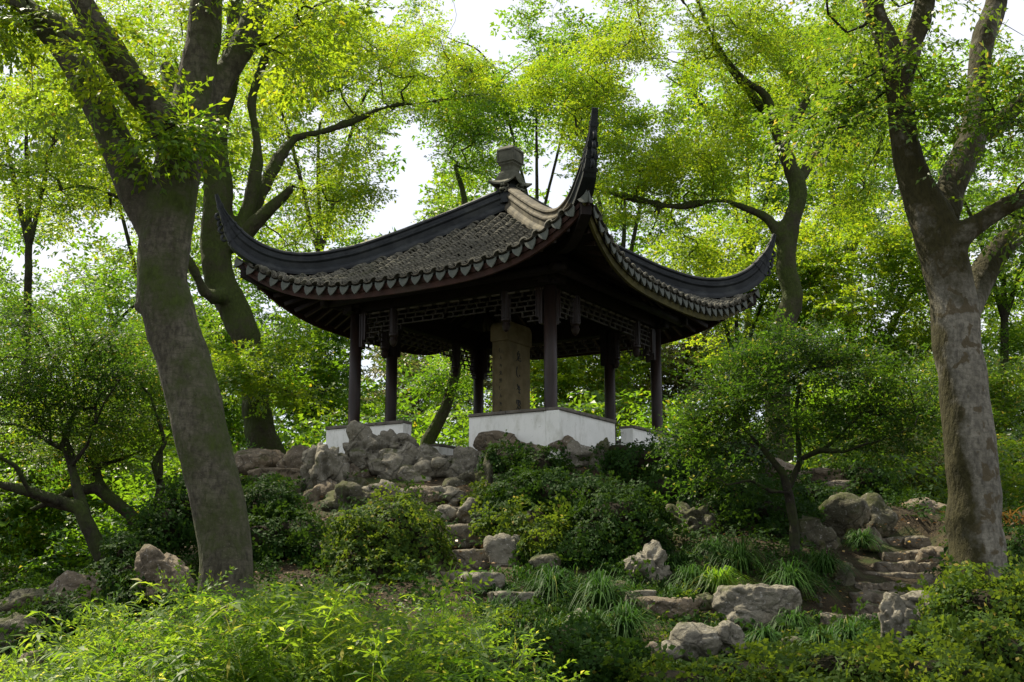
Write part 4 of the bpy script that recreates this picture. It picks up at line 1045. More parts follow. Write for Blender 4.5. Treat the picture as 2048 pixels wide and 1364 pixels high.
# ================================================================ rocks
def ico(sub):
    import bmesh
    bm = bmesh.new(); bmesh.ops.create_icosphere(bm, subdivisions=sub, radius=1)
    V = np.array([v.co[:] for v in bm.verts]); Fq = np.array([[v.index for v in f.verts] for f in bm.faces]); bm.free()
    return V, Fq
ICO = {k: ico(k) for k in (3, 4, 5)}
K_GREY = rock_mat('limestone', (.125, .115, .088), (.26, .24, .185), moss=.38, warmth=.36)
K_WARM = rock_mat('warm_sandstone', (.105, .086, .060), (.215, .175, .122), moss=.38, warmth=.4)
K_MOSS = rock_mat('mossy_limestone', (.070, .066, .044), (.15, .14, .098), moss=.48, warmth=.4)
K_STEP = rock_mat('step_stone', (.11, .095, .072), (.22, .19, .14), moss=.38, warmth=.3)
def rock(px, py, w, h, d, style, seed, label, mat=None, thick=None, name='rock', parent=None, tilt=0., sub=None):
    r = np.random.default_rng(seed); big = w*h > 9000
    V, Fq = ICO[sub or (5 if big else 4)]; dirs = V.copy(); flat = style == 'slab'
    nk = 13; n = r.normal(size=(nk, 3)); n /= np.linalg.norm(n, axis=1)[:, None]; c = r.uniform(.62, .95, nk)
    if flat: n = np.vstack([n*[1, 1, .25], [[0, 0, 1], [0, -1, 0], [.05, 0, .99]]]); n /= np.linalg.norm(n, axis=1)[:, None]; c = np.r_[c, .62, .7, .66]
    D = dirs@n.T; rr = np.where(D > .08, c/np.maximum(D, .08), 9.); k = 14.
    rad = -np.log(np.exp(-k*np.minimum(rr, 1.25)).sum(1)+np.exp(-k*1.05))/k
    o_ = r.uniform(0, 50, 3)
    if style == 'taihu':
        rad = rad*(1+.20*fbm(dirs*1.7+o_, 3)); q = dirs*2.6+o_
        rad -= .20*np.maximum(0, 1-abs(vnoise(q))*4.)
        for _ in range(13):
            a = r.normal(size=3)+[0, -.8, 0]; a /= np.linalg.norm(a); s_ = r.uniform(.08, .24); rad -= r.uniform(.15, .45)*np.exp(-(np.arccos(np.clip(dirs@a, -1, 1))/s_)**2)
    else:
        rad = rad*(1+.08*fbm(dirs*2+o_, 3)); rad -= .07*np.maximum(0, 1-abs(vnoise(dirs*2.2+o_*1.3))*6)
    X = dirs*np.clip(rad, .25, 1.5)[:, None]; X -= (X.max(0)+X.min(0))/2; X /= abs(X).max(0)*np.array([1, 1, 1])*.97
    kx = d/F; sx, sz = w*kx/2*1.06, h*kx/2*1.08; sy = thick or (sx*.5+sz*.5)
    X = X*np.array([sx, sy, sz])
    nn = X/np.linalg.norm(X, axis=1)[:, None]; m_ = min(sx, sz)
    X = X+nn*((fbm(X*4+o_, 5)*.050-.035*np.maximum(0, 1-abs(vnoise(X*5.5+o_))*5)+.010*fbm(X*24+o_, 2))*min(1, m_/.25))[:, None]
    if style == 'strat': X = X+nn*(np.sin(X[:, 2]*38+fbm(X*2.5+o_, 2)*4)*.012)[:, None]
    ca, sa = math.cos(tilt), math.sin(tilt); X = X@np.array([[ca, 0, -sa], [0, 1, 0], [sa, 0, ca]]).T
    c0 = P(px, py, d+sy*.3); X = X+c0
    o = np_mesh(name, X, Fq, mat or K_GREY, parent, origin=(c0[0], c0[1], c0[2]-sz), smooth=True)
    if not parent: tag(o, label, 'rock', 'garden rocks of the mound')
    return o
RK = [
 (736, 915, 104, 124, 19.0, 'taihu', 1, 'tall knobbly grey scholar rock in front of the left white wall', K_GREY),
 (790, 893, 90, 62, 19.1, 'taihu', 2, 'arm shaped grey rock leaning right from the tall scholar rock', K_GREY),
 (712, 955, 70, 90, 18.8, 'taihu', 68, 'ochre stained rock base under the tall scholar rock', K_WARM),
 (828, 952, 178, 126, 18.6, 'taihu', 3, 'broad pitted grey rock with a round hollow right of the scholar rock', K_GREY),
 (912, 955, 160, 100, 18.5, 'taihu', 4, 'lumpy grey rock sloping down to the right under the gravel path', K_GREY),
 (948, 925, 80, 50, 18.9, 'rough', 5, 'angular grey rock at the foot of the gravel path', K_GREY),
 (648, 950, 88, 118, 18.2, 'taihu', 6, 'ragged grey rock at the left foot of the white wall', K_GREY),
 (650, 1000, 66, 76, 17.8, 'taihu', 7, 'sunlit tan rock full of small holes above the dark shrub', K_WARM),
 (612, 932, 104, 72, 19.8, 'rough', 8, 'rounded brown boulder left of the left white wall', K_WARM),
 (522, 925, 112, 58, 20.6, 'strat', 9, 'layered long rock right beside the leaning trunk', K_WARM),
 (560, 960, 120, 40, 19.4, 'slab', 10, 'flat ledge stone below the brown boulder', K_WARM),
 (852, 998, 92, 48, 17.4, 'rough', 11, 'tan sunlit boulder above the bright shrub', K_WARM),
 (1002, 890, 104, 48, 18.9, 'rough', 12, 'brown rounded rock in front of the corner white wall', K_WARM),
 (1125, 890, 62, 36, 18.7, 'rough', 13, 'small brown rock under the corner of the white wall', K_WARM),
 (1065, 905, 70, 34, 18.7, 'rough', 14, 'low rock between the two brown rocks under the wall', K_WARM),
 (1160, 922, 90, 66, 18.1, 'taihu', 15, 'folded grey rock in the ivy below the right white wall', K_GREY),
 (1208, 925, 60, 92, 17.9, 'taihu', 16, 'upright mossy rock right of the folded grey rock', K_MOSS),
 (985, 975, 66, 112, 17.2, 'taihu', 17, 'tall mossy rock half hidden under the top ivy', K_MOSS),
 (920, 985, 70, 52, 17.9, 'rough', 67, 'dark rock under the overhang left of the mossy rock', K_MOSS),
 (1008, 1115, 72, 84, 14.8, 'rough', 18, 'pointed grey stone beside the left steps', K_GREY),
 (1012, 1168, 62, 40, 14.4, 'rough', 19, 'small blocky stone under the pointed stone', K_WARM),
 (938, 1022, 46, 54, 16.6, 'rough', 20, 'small upright stone at the top of the left steps', K_GREY),
 (1383, 1062, 98, 104, 15.6, 'taihu', 21, 'dark craggy rock in the shade behind the ivy mound', K_MOSS),
 (1292, 1140, 96, 98, 14.0, 'taihu', 22, 'fractured grey rock showing through the ivy above the sedge', K_GREY),
 (1680, 1035, 98, 88, 16.2, 'rough', 23, 'large pale faceted boulder left of the upper stone steps', K_MOSS),
 (1745, 1040, 84, 98, 16.6, 'rough', 24, 'tall brown boulder next to the pale faceted boulder', K_MOSS),
 (1628, 1082, 92, 94, 15.2, 'taihu', 25, 'bulging mossy boulder right of the small tree trunk', K_MOSS),
 (1640, 1145, 86, 70, 14.7, 'taihu', 26, 'dark eroded rock below the bulging boulder', K_MOSS),
 (1625, 1215, 72, 70, 13.7, 'taihu', 27, 'mossy stacked stone left of the lower steps', K_MOSS),
 (1545, 1125, 60, 44, 14.6, 'rough', 28, 'small dark stone at the foot of the small tree', K_MOSS),
 (1828, 1035, 74, 66, 17.9, 'rough', 29, 'brown angular boulder at the top of the stone steps', K_WARM),
 (1880, 1035, 60, 64, 18.2, 'rough', 30, 'dark rock touching the left side of the big right trunk', K_WARM),
 (1786, 1045, 46, 40, 17.6, 'rough', 31, 'rounded stone beside the highest step', K_WARM),
 (1510, 1218, 146, 82, 12.3, 'slab', 32, 'big flat topped grey slab rock in the grass', K_GREY),
 (1505, 1245, 130, 50, 12.4, 'rough', 69, 'shadowed base stone under the flat topped slab', K_MOSS),
 (1392, 1287, 96, 72, 10.6, 'rough', 33, 'smooth grey boulder low in the right foreground', K_GREY),
 (1462, 1280, 72, 78, 10.7, 'taihu', 34, 'wrinkled grey rock to the right of the smooth foreground boulder', K_GREY),
 (1303, 1308, 50, 40, 10.4, 'rough', 35, 'small reddish grey rock left of the smooth foreground boulder', K_WARM),
 (1345, 1300, 50, 34, 10.5, 'rough', 36, 'small lump of rock joining the foreground boulders', K_GREY),
 (1340, 1220, 120, 46, 12.9, 'slab', 37, 'flat brown stone in the grass left of the big slab', K_WARM),
 (1280, 1200, 60, 34, 13.2, 'slab', 38, 'small flat stone beneath the fractured rock', K_GREY),
 (1408, 1205, 60, 36, 13.3, 'rough', 39, 'low mossy stone behind the flat brown stone', K_MOSS),
 (1800, 1255, 76, 120, 10.9, 'taihu', 40, 'tall pale scholar rock rising from the right foreground ivy', K_GREY),
 (1845, 1215, 90, 58, 11.0, 'taihu', 41, 'knobbly rock top leaning right into the ivy', K_GREY),
 (1850, 1190, 70, 70, 13.9, 'rough', 42, 'squarish stone beside the middle steps near the big trunk', K_STEP),
 (1868, 1115, 58, 46, 15.3, 'rough', 43, 'sunlit stone on the right end of the upper steps', K_WARM),
 (1685, 1165, 46, 66, 14.4, 'rough', 44, 'upright mossy stone left of the middle steps', K_MOSS),
 (962, 1178, 86, 60, 13.7, 'slab', 45, 'tilted slab behind the bamboo near the left steps', K_GREY),
 (1030, 1205, 100, 40, 13.3, 'slab', 46, 'flat grey slab between the bamboo and the sedge', K_GREY),
 (1158, 1237, 58, 34, 12.2, 'rough', 47, 'small rounded rock below the sedge tufts', K_GREY),
 (85, 1322, 74, 40, 9.4, 'rough', 48, 'tan rock in the bottom left corner bamboo', K_WARM),
 (40, 1265, 90, 66, 12.2, 'strat', 49, 'dark layered rock at the lower left edge', K_MOSS),
 (175, 1180, 150, 60, 14.2, 'rough', 50, 'long brown rock bank below the twisted small tree', K_WARM),
 (60, 1205, 130, 44, 14.0, 'strat', 51, 'low dark rock bank at the far left', K_MOSS),
 (330, 1150, 110, 96, 13.0, 'rough', 52, 'brown rock under dark ivy just left of the leaning trunk', K_WARM),
 (1560, 950, 96, 66, 19.4, 'rough', 53, 'brown boulder at the foot of the slim mossy tree', K_WARM),
 (1650, 955, 110, 30, 19.4, 'slab', 54, 'thin layered ledge stone right of the slim mossy tree', K_WARM),
 (1690, 975, 90, 26, 19.0, 'slab', 55, 'second low ledge stone beside the round dark shrub', K_STEP),
 (1420, 1110, 40, 36, 14.6, 'rough', 56, 'small pale stone under the dark craggy rock', K_MOSS),
 (1580, 1290, 60, 30, 10.8, 'rough', 57, 'half buried stone before the landing of the steps', K_MOSS),
 (890, 1030, 40, 34, 16.8, 'rough', 58, 'small stone wedged behind the bright shrub', K_GREY),
 (700, 985, 80, 50, 18.2, 'rough', 59, 'shadowed brown rock between the scholar rock and the shrub', K_MOSS),
 (1745, 1080, 40, 40, 15.9, 'rough', 60, 'small stone filling the left edge of the upper steps', K_STEP),
 (705, 1012, 104, 80, 17.3, 'taihu', 71, 'shaded brown rock under the tan rock full of holes', K_MOSS),
 (785, 995, 112, 64, 17.6, 'taihu', 72, 'grey cliff rock directly above the bright shrub', K_GREY),
 (890, 1000, 100, 62, 17.5, 'taihu', 73, 'grey cliff rock right of the tan sunlit boulder', K_GREY),
 (950, 965, 84, 62, 18.0, 'taihu', 74, 'dark hollow rock between the gravel path and the mossy rock', K_MOSS),
 (590, 1000, 96, 66, 18.4, 'taihu', 75, 'shaded rock below the flat ledge stone', K_MOSS),
 (1230, 1190, 70, 50, 13.6, 'rough', 76, 'low stone at the left foot of the fractured rock', K_MOSS),
 (1090, 1130, 56, 40, 14.2, 'rough', 77, 'half hidden stone right of the pointed stone', K_MOSS),
]
for q in RK: rock(*q[:8], mat=q[8])
# ---- stone steps
def steps(label, rowsdef, seed):
    r = np.random.default_rng(seed); x, y, dd = rowsdef[0][0], rowsdef[0][2], rowsdef[0][3]
    e = empty('stone_steps', P(x, y+10, dd), label, 'steps')
    for i, (x0, x1, y, d, n, h) in enumerate(rowsdef):
        cuts = np.linspace(x0, x1, n+1); cuts[1:-1] += r.normal(size=n-1)*(x1-x0)/n*.15
        for j in range(n):
            a, b = cuts[j], cuts[j+1]
            V, Fq = ICO[4]; X = V/np.max(abs(V), axis=1)[:, None]; X = np.sign(X)*abs(X)**.75 if False else X
            X = X*.80+V*.20
            kx = d/F; S = np.array([(b-a)*kx/2*1.08, .32+r.random()*.08, h*kx/2*1.1]); X = X*S
            o_ = r.uniform(0, 30, 3); X = X+(V*(fbm(X*4+o_, 4)*.030+.012*fbm(X*18+o_, 2))[:, None])
            X[:, 2] += X[:, 0]*r.normal()*.05
            c0 = P((a+b)/2, y+h/2, d); c0[1] += .30+r.normal()*.03; c0[2] += r.normal()*.008
            np_mesh('step', X+c0, Fq, K_STEP, e, origin=c0, smooth=True)
    return e
steps('dark stone steps climbing the right slope towards the big trunk', [
 (1640, 1790, 1232, 13.0, 3, 30), (1722, 1812, 1208, 13.5, 2, 26), (1712, 1835, 1187, 13.9, 2, 24), (1708, 1832, 1166, 14.3, 3, 26), (1730, 1866, 1146, 14.8, 2, 30),
 (1756, 1880, 1126, 15.2, 3, 24), (1768, 1886, 1104, 15.7, 2, 28), (1760, 1860, 1076, 16.3, 2, 28), (1790, 1885, 1056, 17.0, 2, 22), (1770, 1880, 1040, 17.6, 2, 16)], 5)
steps('narrow stone steps between the bright shrub and the ivy mound', [
 (880, 985, 1150, 14.2, 1, 40), (895, 985, 1098, 15.0, 1, 46), (892, 975, 1050, 16.0, 1, 44), (905, 965, 1012, 17.0, 1, 36)], 6)

# ================================================================ shrubs and ivy
IVY = [spray(3, 4, .043, .036, .18, 700+i, droop=.25) for i in range(5)]
FINEQ = [spray(4, 5, .045, .020, .30, 770+i, droop=.2) for i in range(4)]
IVYT = [spray(3, 4, .052, .050, .22, 730+i, droop=.25, tri=True) for i in range(5)]
IVYB = [spray(3, 4, .050, .040, .20, 750+i, droop=.3) for i in range(5)]
M_STEM = plain('shrub_stems', (.010, .010, .005), (.022, .018, .010), 20, .9, .1)
def shrub(label, blobs, leaf, tmpl, seed, dens=62, name='shrub', smin=.8, smax=1.3, cat='shrub', group=None, amp=.22, messy=.38, kind=None):
    r = np.random.default_rng(seed); B = []
    for (px, py, d, rx, ry, rd) in blobs:
        k = d/F; B.append((P(px, py, d), np.array([rx*k, rd, ry*k])))
    b0 = B[0]; e = empty(name, b0[0]-[0, 0, b0[1][2]], label, cat, group); off = r.uniform(0, 40, 3)
    pos = []; nor = []; mb = MB()
    for i, (c, s) in enumerate(B):
        A = 4*math.pi*((s[0]*s[1])**1.6/3+(s[0]*s[2])**1.6/3+(s[1]*s[2])**1.6/3)**(1/1.6); n = int(A*dens*1.3)
        u = r.normal(size=(n, 3)); u /= np.linalg.norm(u, axis=1)[:, None]
        nv = u/s; nv /= np.linalg.norm(nv, axis=1)[:, None]
        keep = (u[:, 2] > -.75) & ((nv[:, 1] < .25) | (r.random(n) < .35)); u = u[keep]; nv = nv[keep]
        q0 = c+u*s; rad = 1+amp*fbm(q0*1.6+off, 4)*.75; lay = 1-r.random(len(u))**2*.28
        q = c+u*s*(rad*lay)[:, None]
        ins = np.zeros(len(q), bool)
        for j, (c2, s2) in enumerate(B):
            if j != i: ins |= ((((q-c2)/s2)**2).sum(1) < .72)
        pos.append(q[~ins]); nor.append(nv[~ins])
        V, Fq = ICO[3]; core = c+V*s*(.64*(1+amp*.75*fbm((c+V*s)*1.6+off, 4)))[:, None]; mb.add(core, [tuple(f) for f in Fq])
    pos = np.concatenate(pos); nor = np.concatenate(nor)
    g = gz(pos[:, 0], pos[:, 1]); keep = pos[:, 2] > g-.03; pos = pos[keep]; nor = nor[keep]
    t = r.normal(size=pos.shape)*.8+[0, 0, -.5]; dr = t-nor*(t*nor).sum(1)[:, None]*.6+nor*r.uniform(-.1, .4, len(pos))[:, None]
    mb.build('stems', M_STEM, e, smooth=True)['kind'] = 'stuff'
    scatter('foliage', tmpl, pos-nor*.03, orient(dr, nor+[0, 0, .25], messy, r), r.uniform(smin, smax, len(pos)), leaf, e, r=r)
    return e
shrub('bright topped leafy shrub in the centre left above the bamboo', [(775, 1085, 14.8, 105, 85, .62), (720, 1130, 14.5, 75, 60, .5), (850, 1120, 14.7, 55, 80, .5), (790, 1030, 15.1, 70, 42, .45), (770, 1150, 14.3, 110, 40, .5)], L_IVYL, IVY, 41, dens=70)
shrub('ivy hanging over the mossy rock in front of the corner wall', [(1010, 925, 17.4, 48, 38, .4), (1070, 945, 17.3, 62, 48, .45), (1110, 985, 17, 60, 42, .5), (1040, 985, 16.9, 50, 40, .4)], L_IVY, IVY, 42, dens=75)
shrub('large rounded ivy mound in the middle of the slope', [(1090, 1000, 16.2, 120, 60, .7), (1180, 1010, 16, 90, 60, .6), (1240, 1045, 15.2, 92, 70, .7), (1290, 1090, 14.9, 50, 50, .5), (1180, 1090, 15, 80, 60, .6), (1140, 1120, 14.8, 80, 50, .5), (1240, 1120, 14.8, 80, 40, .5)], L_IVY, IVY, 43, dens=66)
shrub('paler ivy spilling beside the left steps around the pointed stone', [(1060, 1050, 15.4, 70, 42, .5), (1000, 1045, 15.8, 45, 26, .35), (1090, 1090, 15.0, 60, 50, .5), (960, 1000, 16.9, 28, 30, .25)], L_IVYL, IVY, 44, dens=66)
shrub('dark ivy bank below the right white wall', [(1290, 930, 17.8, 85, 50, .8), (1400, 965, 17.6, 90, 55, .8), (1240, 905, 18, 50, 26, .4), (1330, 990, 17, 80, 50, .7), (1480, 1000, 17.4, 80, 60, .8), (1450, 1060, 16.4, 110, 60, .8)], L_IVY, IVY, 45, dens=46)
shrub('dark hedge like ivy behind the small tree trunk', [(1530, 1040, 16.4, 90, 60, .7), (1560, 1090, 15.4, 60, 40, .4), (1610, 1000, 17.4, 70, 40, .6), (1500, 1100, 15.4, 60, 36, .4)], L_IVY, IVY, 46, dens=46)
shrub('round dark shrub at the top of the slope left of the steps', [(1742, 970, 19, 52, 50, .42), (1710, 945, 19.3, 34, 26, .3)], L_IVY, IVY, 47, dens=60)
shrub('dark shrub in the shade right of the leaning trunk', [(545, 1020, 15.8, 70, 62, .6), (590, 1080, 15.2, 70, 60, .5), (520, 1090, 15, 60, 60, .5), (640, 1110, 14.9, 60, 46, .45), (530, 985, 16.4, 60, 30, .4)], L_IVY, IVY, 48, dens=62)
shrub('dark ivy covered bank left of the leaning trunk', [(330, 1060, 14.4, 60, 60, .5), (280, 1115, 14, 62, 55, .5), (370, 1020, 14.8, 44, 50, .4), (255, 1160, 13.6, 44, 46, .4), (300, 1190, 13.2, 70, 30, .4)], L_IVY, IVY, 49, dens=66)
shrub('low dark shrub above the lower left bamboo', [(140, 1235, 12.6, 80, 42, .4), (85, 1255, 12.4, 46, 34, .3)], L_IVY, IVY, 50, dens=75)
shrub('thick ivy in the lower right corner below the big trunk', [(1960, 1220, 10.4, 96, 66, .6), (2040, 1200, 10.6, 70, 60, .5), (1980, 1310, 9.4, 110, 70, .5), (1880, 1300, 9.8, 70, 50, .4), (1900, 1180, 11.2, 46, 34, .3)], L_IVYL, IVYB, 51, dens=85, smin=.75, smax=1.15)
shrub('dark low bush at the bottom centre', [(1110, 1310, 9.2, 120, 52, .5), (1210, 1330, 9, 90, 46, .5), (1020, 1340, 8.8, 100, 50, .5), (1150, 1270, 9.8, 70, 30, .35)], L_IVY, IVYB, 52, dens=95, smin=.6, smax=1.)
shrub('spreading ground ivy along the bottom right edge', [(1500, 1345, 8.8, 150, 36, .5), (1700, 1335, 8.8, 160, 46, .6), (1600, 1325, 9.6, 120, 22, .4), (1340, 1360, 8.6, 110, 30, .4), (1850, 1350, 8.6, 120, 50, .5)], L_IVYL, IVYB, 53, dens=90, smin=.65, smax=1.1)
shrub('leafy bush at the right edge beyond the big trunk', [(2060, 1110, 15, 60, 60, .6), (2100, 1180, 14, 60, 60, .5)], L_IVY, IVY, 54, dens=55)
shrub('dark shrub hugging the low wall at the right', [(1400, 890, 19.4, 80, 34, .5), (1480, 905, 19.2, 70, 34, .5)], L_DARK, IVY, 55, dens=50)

# ---- ivy and weeds over the bare slope
n = 7000; px = r.uniform(-200, 2700, n); d = r.uniform(8.5, 21, n); xx = (px-1024)/F*d*1.0; yy = d
zz = gz(xx, yy); q = proj(np.c_[xx, yy, zz]); keep = ~((q[:, 0] > 1640) & (q[:, 0] < 1890) & (q[:, 1] > 1035) & (q[:, 1] < 1262))
keep &= ~((q[:, 0] > 890) & (q[:, 0] < 975) & (q[:, 1] > 1000) & (q[:, 1] < 1150)); loc = np.c_[xx-PC[0], yy-PC[1]]
keep &= ~((abs(loc@PAX) < 2.5) & (abs(loc@PBX) < 2.5)) & ~((abs(loc@PAX) < 1.7) & (loc@PBX < -1.8) & (loc@PBX > -4.2))
keep &= fbm(np.c_[xx, yy, xx*0]*.9, 3) > -.45
pos = np.c_[xx, yy, zz+r.uniform(0, .12, n)][keep]
dr = r.normal(size=pos.shape)*[1, 1, .5]
o = scatter('ground_cover', IVYT, pos, orient(dr, np.tile([0, -.3, 1.], (len(pos), 1)), .5, r), r.uniform(.7, 1.3, len(pos)), L_IVY, r=r); o['kind'] = 'stuff'

# ---- sedge tufts
def tuft_t(seed, nb=240, L=.5, w=.009, m=4):
    r = np.random.default_rng(seed); V = []; Q = []; ID = []
    for _ in range(nb):
        a = r.uniform(0, 2*math.pi); ln = L*r.uniform(.6, 1.15); out = r.uniform(.25, 1.)*ln; rise = ln*(1.05-.55*out/ln); hd = np.array([math.cos(a), math.sin(a), 0]); sd = np.array([-hd[1], hd[0], 0])
        rid = r.random(); b = r.normal(size=3)*[.03, .03, 0]; i = len(V)
        for k in range(m+1):
            t = k/m; p = b+hd*out*t**1.2+np.array([0, 0, rise*(1.9*t-1.75*t*t*(.78+.45*out/ln))]); ww = w*(1-t**2*.9)/2*1.6
            V.extend([p-sd*ww, p+sd*ww]); ID.extend([rid]*2)
            if k: Q.append((i+2*k-2, i+2*k-1, i+2*k+1, i+2*k))
    return np.array(V), np.array(Q), np.array(ID)
SED = [(1105, 1195, 13.4, 1.0, 'arching sedge tuft left of its twin below the ivy mound'), (1205, 1215, 13.1, 1.05, 'arching sedge tuft under the fractured grey rock'),
 (1480, 1140, 14.2, 1.0, 'dark sedge tuft in the shade left of the small tree trunk'), (1440, 1180, 13.6, .8, 'pale sedge tuft behind the big flat slab'), (1580, 1185, 13.5, 1., 'sedge tuft right behind the big flat slab'),
 (1385, 1175, 13.8, .7, 'small sedge tuft at the left of the pale one'), (1725, 1118, 15.3, .65, 'sedge tuft hanging beside the upper stone steps'), (1655, 1180, 14.2, .7, 'drooping sedge tuft below the mossy boulders'),
 (1585, 1262, 12.0, .6, 'sedge tuft between the big flat slab and the landing'), (1250, 1270, 11.8, .9, 'sedge tuft left of the reddish foreground rock'), (1180, 1265, 11.9, .7, 'sedge tuft beside the small rounded rock'),
 (1530, 1290, 10.9, .55, 'short grassy tuft below the big flat slab'), (1700, 1285, 10.9, .6, 'short grassy tuft before the landing of the steps'), (1640, 1295, 10.6, .5, 'thin grass tuft in the ground ivy'), (1430, 1150, 14.6, .7, 'dark sedge tuft behind the pale sedge tuft')]
for i, (px, py, d, s, lab) in enumerate(SED):
    c = P(px, py, d); g = gz1(c[0], c[1]); c[2] = max(g, c[2]-.02)
    V, Q, ID = tuft_t(800+i, L=.74*s)
    o = np_mesh('sedge_tuft', V+c, Q, L_SEDGE if 'pale' not in lab[:4] else L_BAM, None, origin=c, attrs=dict(hue=np.full(len(V), (i*.37) % 1), rnd=ID)); tag(o, lab, 'grass tuft', 'sedge tufts on the slope')

# ---- bamboo thicket
def bam_t(seed, hgt=.75, nn=9):
    r = np.random.default_rng(seed); V = []; Q = []; ID = []
    def leaf(p, d, ln, w):
        s = np.cross(d, [0, 0, 1]); s /= np.linalg.norm(s)+1e-9; s = s+r.normal(size=3)*.25; s /= np.linalg.norm(s); i = len(V); rid = r.random(); dd = d.copy()
        q = p.copy()
        for k, (t, ww) in enumerate(((0, .25), (.45, 1.), (1, .03))):
            q = p+d*ln*t+np.array([0, 0, -ln*.35*t*t]); V.extend([q-s*w*ww/2, q+s*w*ww/2]); ID.extend([rid]*2)
            if k: Q.append((i+2*k-2, i+2*k-1, i+2*k+1, i+2*k))
    lean = r.normal(size=2)*.18; p = np.zeros(3); prev = p.copy()
    for k in range(nn):
        t = (k+1)/nn; p = np.array([lean[0]*t**1.5, lean[1]*t**1.5, t])*hgt
        s = np.array([.0022, 0, 0]); i = len(V); V.extend([prev-s, prev+s, p+s*.7, p-s*.7]); Q.append((i, i+1, i+2, i+3)); ID.extend([.2]*4); prev = p
        if t < .3: continue
        for b in range(2 if t < .9 else 3):
            a = r.uniform(0, 2*math.pi); bd = np.array([math.cos(a), math.sin(a), r.uniform(.3, .9)]); bd /= np.linalg.norm(bd); bl = r.uniform(.05, .16)*(1.2-t*.6); e = p+bd*bl
            i = len(V); V.extend([p-s*.5, p+s*.5, e+s*.4, e-s*.4]); Q.append((i, i+1, i+2, i+3)); ID.extend([.2]*4)
            for l in range(r.integers(3, 6)):
                a2 = a+r.normal()*.9; ld = np.array([math.cos(a2), math.sin(a2), r.uniform(-.35, .55)]); ld /= np.linalg.norm(ld)
                leaf(p+(e-p)*r.uniform(.4, 1), ld, r.uniform(.085, .145), r.uniform(.016, .025))
    return np.array(V), np.array(Q), np.array(ID)
BAM = [bam_t(900+i) for i in range(7)]
n = 740; px = r.uniform(-80, 1080, n); d = 7.0+4.3*r.random(n)
top = np.interp(px, [-80, 60, 180, 300, 380, 460, 560, 700, 800, 900, 980, 1080], [1345, 1320, 1265, 1215, 1185, 1200, 1175, 1190, 1205, 1190, 1240, 1310])
top = top+r.random(n)*230-(r.random(n) < .10)*r.uniform(20, 80, n)+(11.3-d)*10+60*fbm(np.c_[px/110, d*1.2, d*0], 3)
keep = top < 1500; px, d, top = px[keep], d[keep], top[keep]
pt = np.array([P(a, b, c) for a, b, c in zip(px, top, d)]); g = gz(pt[:, 0], pt[:, 1]); hh = np.clip(pt[:, 2]-g, .15, 1.35)
pos = np.c_[pt[:, 0], pt[:, 1], pt[:, 2]-hh*0-.75*np.clip(hh/.75, .7, 1.25)]
a = r.uniform(0, 2*math.pi, len(pos)); Rz = np.zeros((len(pos), 3, 3)); Rz[:, 0, 0] = np.cos(a); Rz[:, 0, 1] = -np.sin(a); Rz[:, 1, 0] = np.sin(a); Rz[:, 1, 1] = np.cos(a); Rz[:, 2, 2] = 1
o = scatter('bamboo_thicket', BAM, pos, Rz, np.clip(hh/.75, .7, 1.25), L_BAM, r=r); o['kind'] = 'stuff'

# ---- finer leaved weeds between the bamboo
n = 650; px = r.uniform(-80, 1120, n); d = 6.8+4.4*r.random(n)
top = np.interp(px, [-80, 60, 180, 300, 380, 460, 560, 700, 800, 900, 980, 1080], [1340, 1310, 1255, 1210, 1185, 1200, 1185, 1200, 1225, 1215, 1255, 1310])+r.random(n)*200
pos = np.array([P(a, b, c) for a, b, c in zip(px, top, d)]); dr = r.normal(size=(n, 3))*[1, 1, .5]+[0, 0, .35]
o = scatter('weeds', FINEQ, pos, orient(dr, np.tile([0, -.2, 1.], (n, 1)), .5, r), r.uniform(.6, 1.0, n), L_BAM, r=r); o['kind'] = 'stuff'
# ---- grass between the rocks
n = 1500; px = r.uniform(960, 1760, n); d = r.uniform(10, 14.6, n); xx = (px-1024)/F*d; zz = gz(xx, d); q = proj(np.c_[xx, d, zz])
keep = (fbm(np.c_[xx, d, xx*0]*1.3+5, 3) > -.35) & ~((q[:, 0] > 1640) & (q[:, 1] < 1255)); pos = np.c_[xx, d, zz][keep]
GT = [tuft_t(850+i, nb=14, L=.26, w=.009, m=3) for i in range(5)]
a = r.uniform(0, 6.28, len(pos)); Rz = np.zeros((len(pos), 3, 3)); Rz[:, 0, 0] = np.cos(a); Rz[:, 0, 1] = -np.sin(a); Rz[:, 1, 0] = np.sin(a); Rz[:, 1, 1] = np.cos(a); Rz[:, 2, 2] = 1
o = scatter('grass', GT, pos, Rz, r.uniform(.6, 1.3, len(pos)), L_SEDGE, r=r); o['kind'] = 'stuff'
n = 1500; px = r.uniform(960, 2000, n); d = r.uniform(8.4, 13.5, n); xx = (px-1024)/F*d; zz = gz(xx, d)+r.uniform(0, .1, n)
q = proj(np.c_[xx, d, zz]); k2 = ~((q[:, 0] > 1620) & (q[:, 0] < 1800) & (q[:, 1] < 1258)); dr = r.normal(size=(n, 3))*[1, 1, .4]
o = scatter('low_weeds', IVY, np.c_[xx, d, zz][k2], orient(dr, np.tile([0, -.3, 1.], (n, 1)), .5, r)[k2], r.uniform(.6, 1.1, n)[k2], L_IVYL, r=r); o['kind'] = 'stuff'
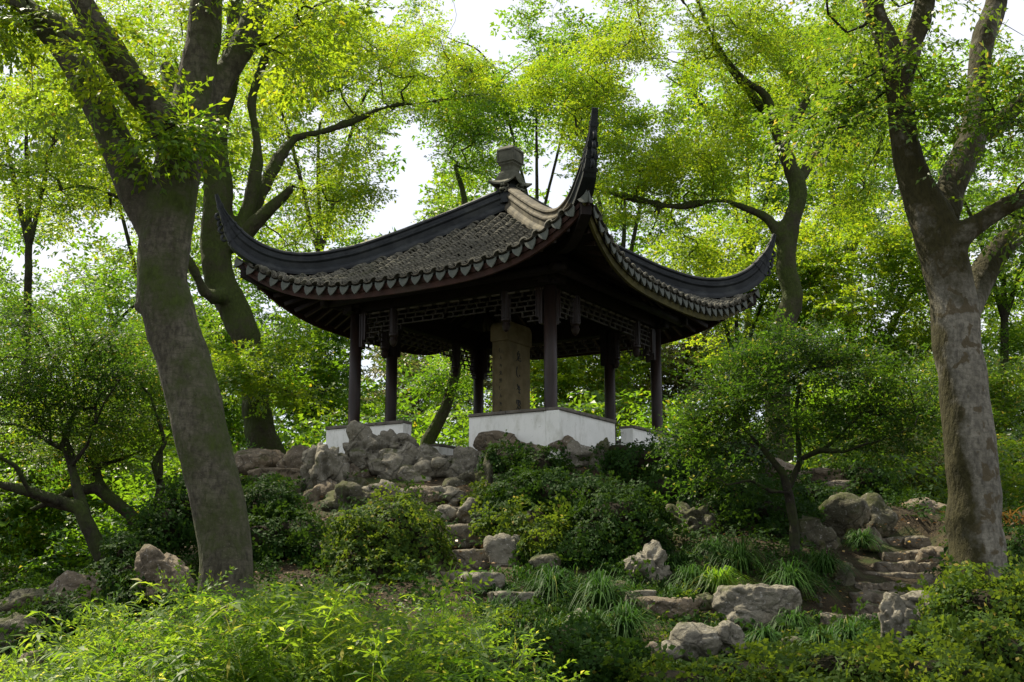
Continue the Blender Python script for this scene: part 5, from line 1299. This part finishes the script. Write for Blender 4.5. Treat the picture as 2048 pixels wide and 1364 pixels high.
# ---- fallen leaves
n = 5200; px = r.uniform(-60, 2150, n); d = r.uniform(9, 22, n); xx = (px-1024)/F*d; zz = gz(xx, d)+.025
LT = [(np.array([(0, 0, 0), (.02, .013, .006), (.045, 0, .002), (.02, -.013, .006)]), np.array([(0, 1, 2, 3)]), np.array([.1]*4))]
dr = r.normal(size=(n, 3))*[1, 1, .15]
o = scatter('fallen_leaves', LT, np.c_[xx, d, zz], orient(dr, np.tile([0, 0, 1.], (n, 1)), .4, r), r.uniform(.8, 1.6, n), leaf_mat('dry_leaves', (.12, .07, .03), (.24, .15, .06), (.3, .2, .05), (.1, .05, .02), (.15, .08, .03), tr=.2), r=r); o['kind'] = 'stuff'

# ---- odd things
def strap_plant():
    c = P(2030, 1050, 17); r = np.random.default_rng(5); V = []; Q = []; ID = []
    for _ in range(46):
        a = r.uniform(0, 6.28); hd = np.array([math.cos(a), math.sin(a), 0]); sd = np.array([-hd[1], hd[0], 0]); ln = r.uniform(.3, .6); i = len(V); b = r.normal(size=3)*[.35, .2, .02]
        for k in range(5):
            t = k/4; p = b+hd*ln*t+[0, 0, ln*(1.1*t-.7*t*t)]; w_ = .022*(1-t*.85); V.extend([p-sd*w_, p+sd*w_]); ID.extend([.5, .5])
            if k: Q.append((i+2*k-2, i+2*k-1, i+2*k+1, i+2*k))
    o = np_mesh('strap_plant', np.array(V)+c, np.array(Q), leaf_mat('russet_leaves', (.06, .035, .012), (.12, .07, .02), (.15, .10, .02), (.10, .05, .01), (.16, .09, .02)), None, origin=c, attrs=dict(hue=ID, rnd=ID))
    tag(o, 'russet strap leaved plant right of the big right trunk', 'plant')
strap_plant()
for px, py, d, w_, h_, lab in ((1872, 985, 38, 40, 44, 'pale distant garden wall glimpsed left of the big right trunk'), (1480, 930, 27, 50, 16, 'low pale wall glimpsed behind the slim tree')):
    c = P(px, py, d); k = d/F; e = empty('garden_wall', (c[0], c[1], gz1(c[0], c[1])), lab, 'wall')
    zb = min(c[2]-h_*k/2, gz1(c[0], c[1])-.1); zt = c[2]+h_*k/2
    mb = MB(); mb.box((c[0], c[1], (zb+zt)/2), (w_*k, .25, zt-zb)); mb.build('wall', M_PLAST, e)
    mb = MB(); mb.box((c[0], c[1], zt+.05), (w_*k+.1, .4, .10)); mb.build('coping', M_COPE, e, bevel=.02)
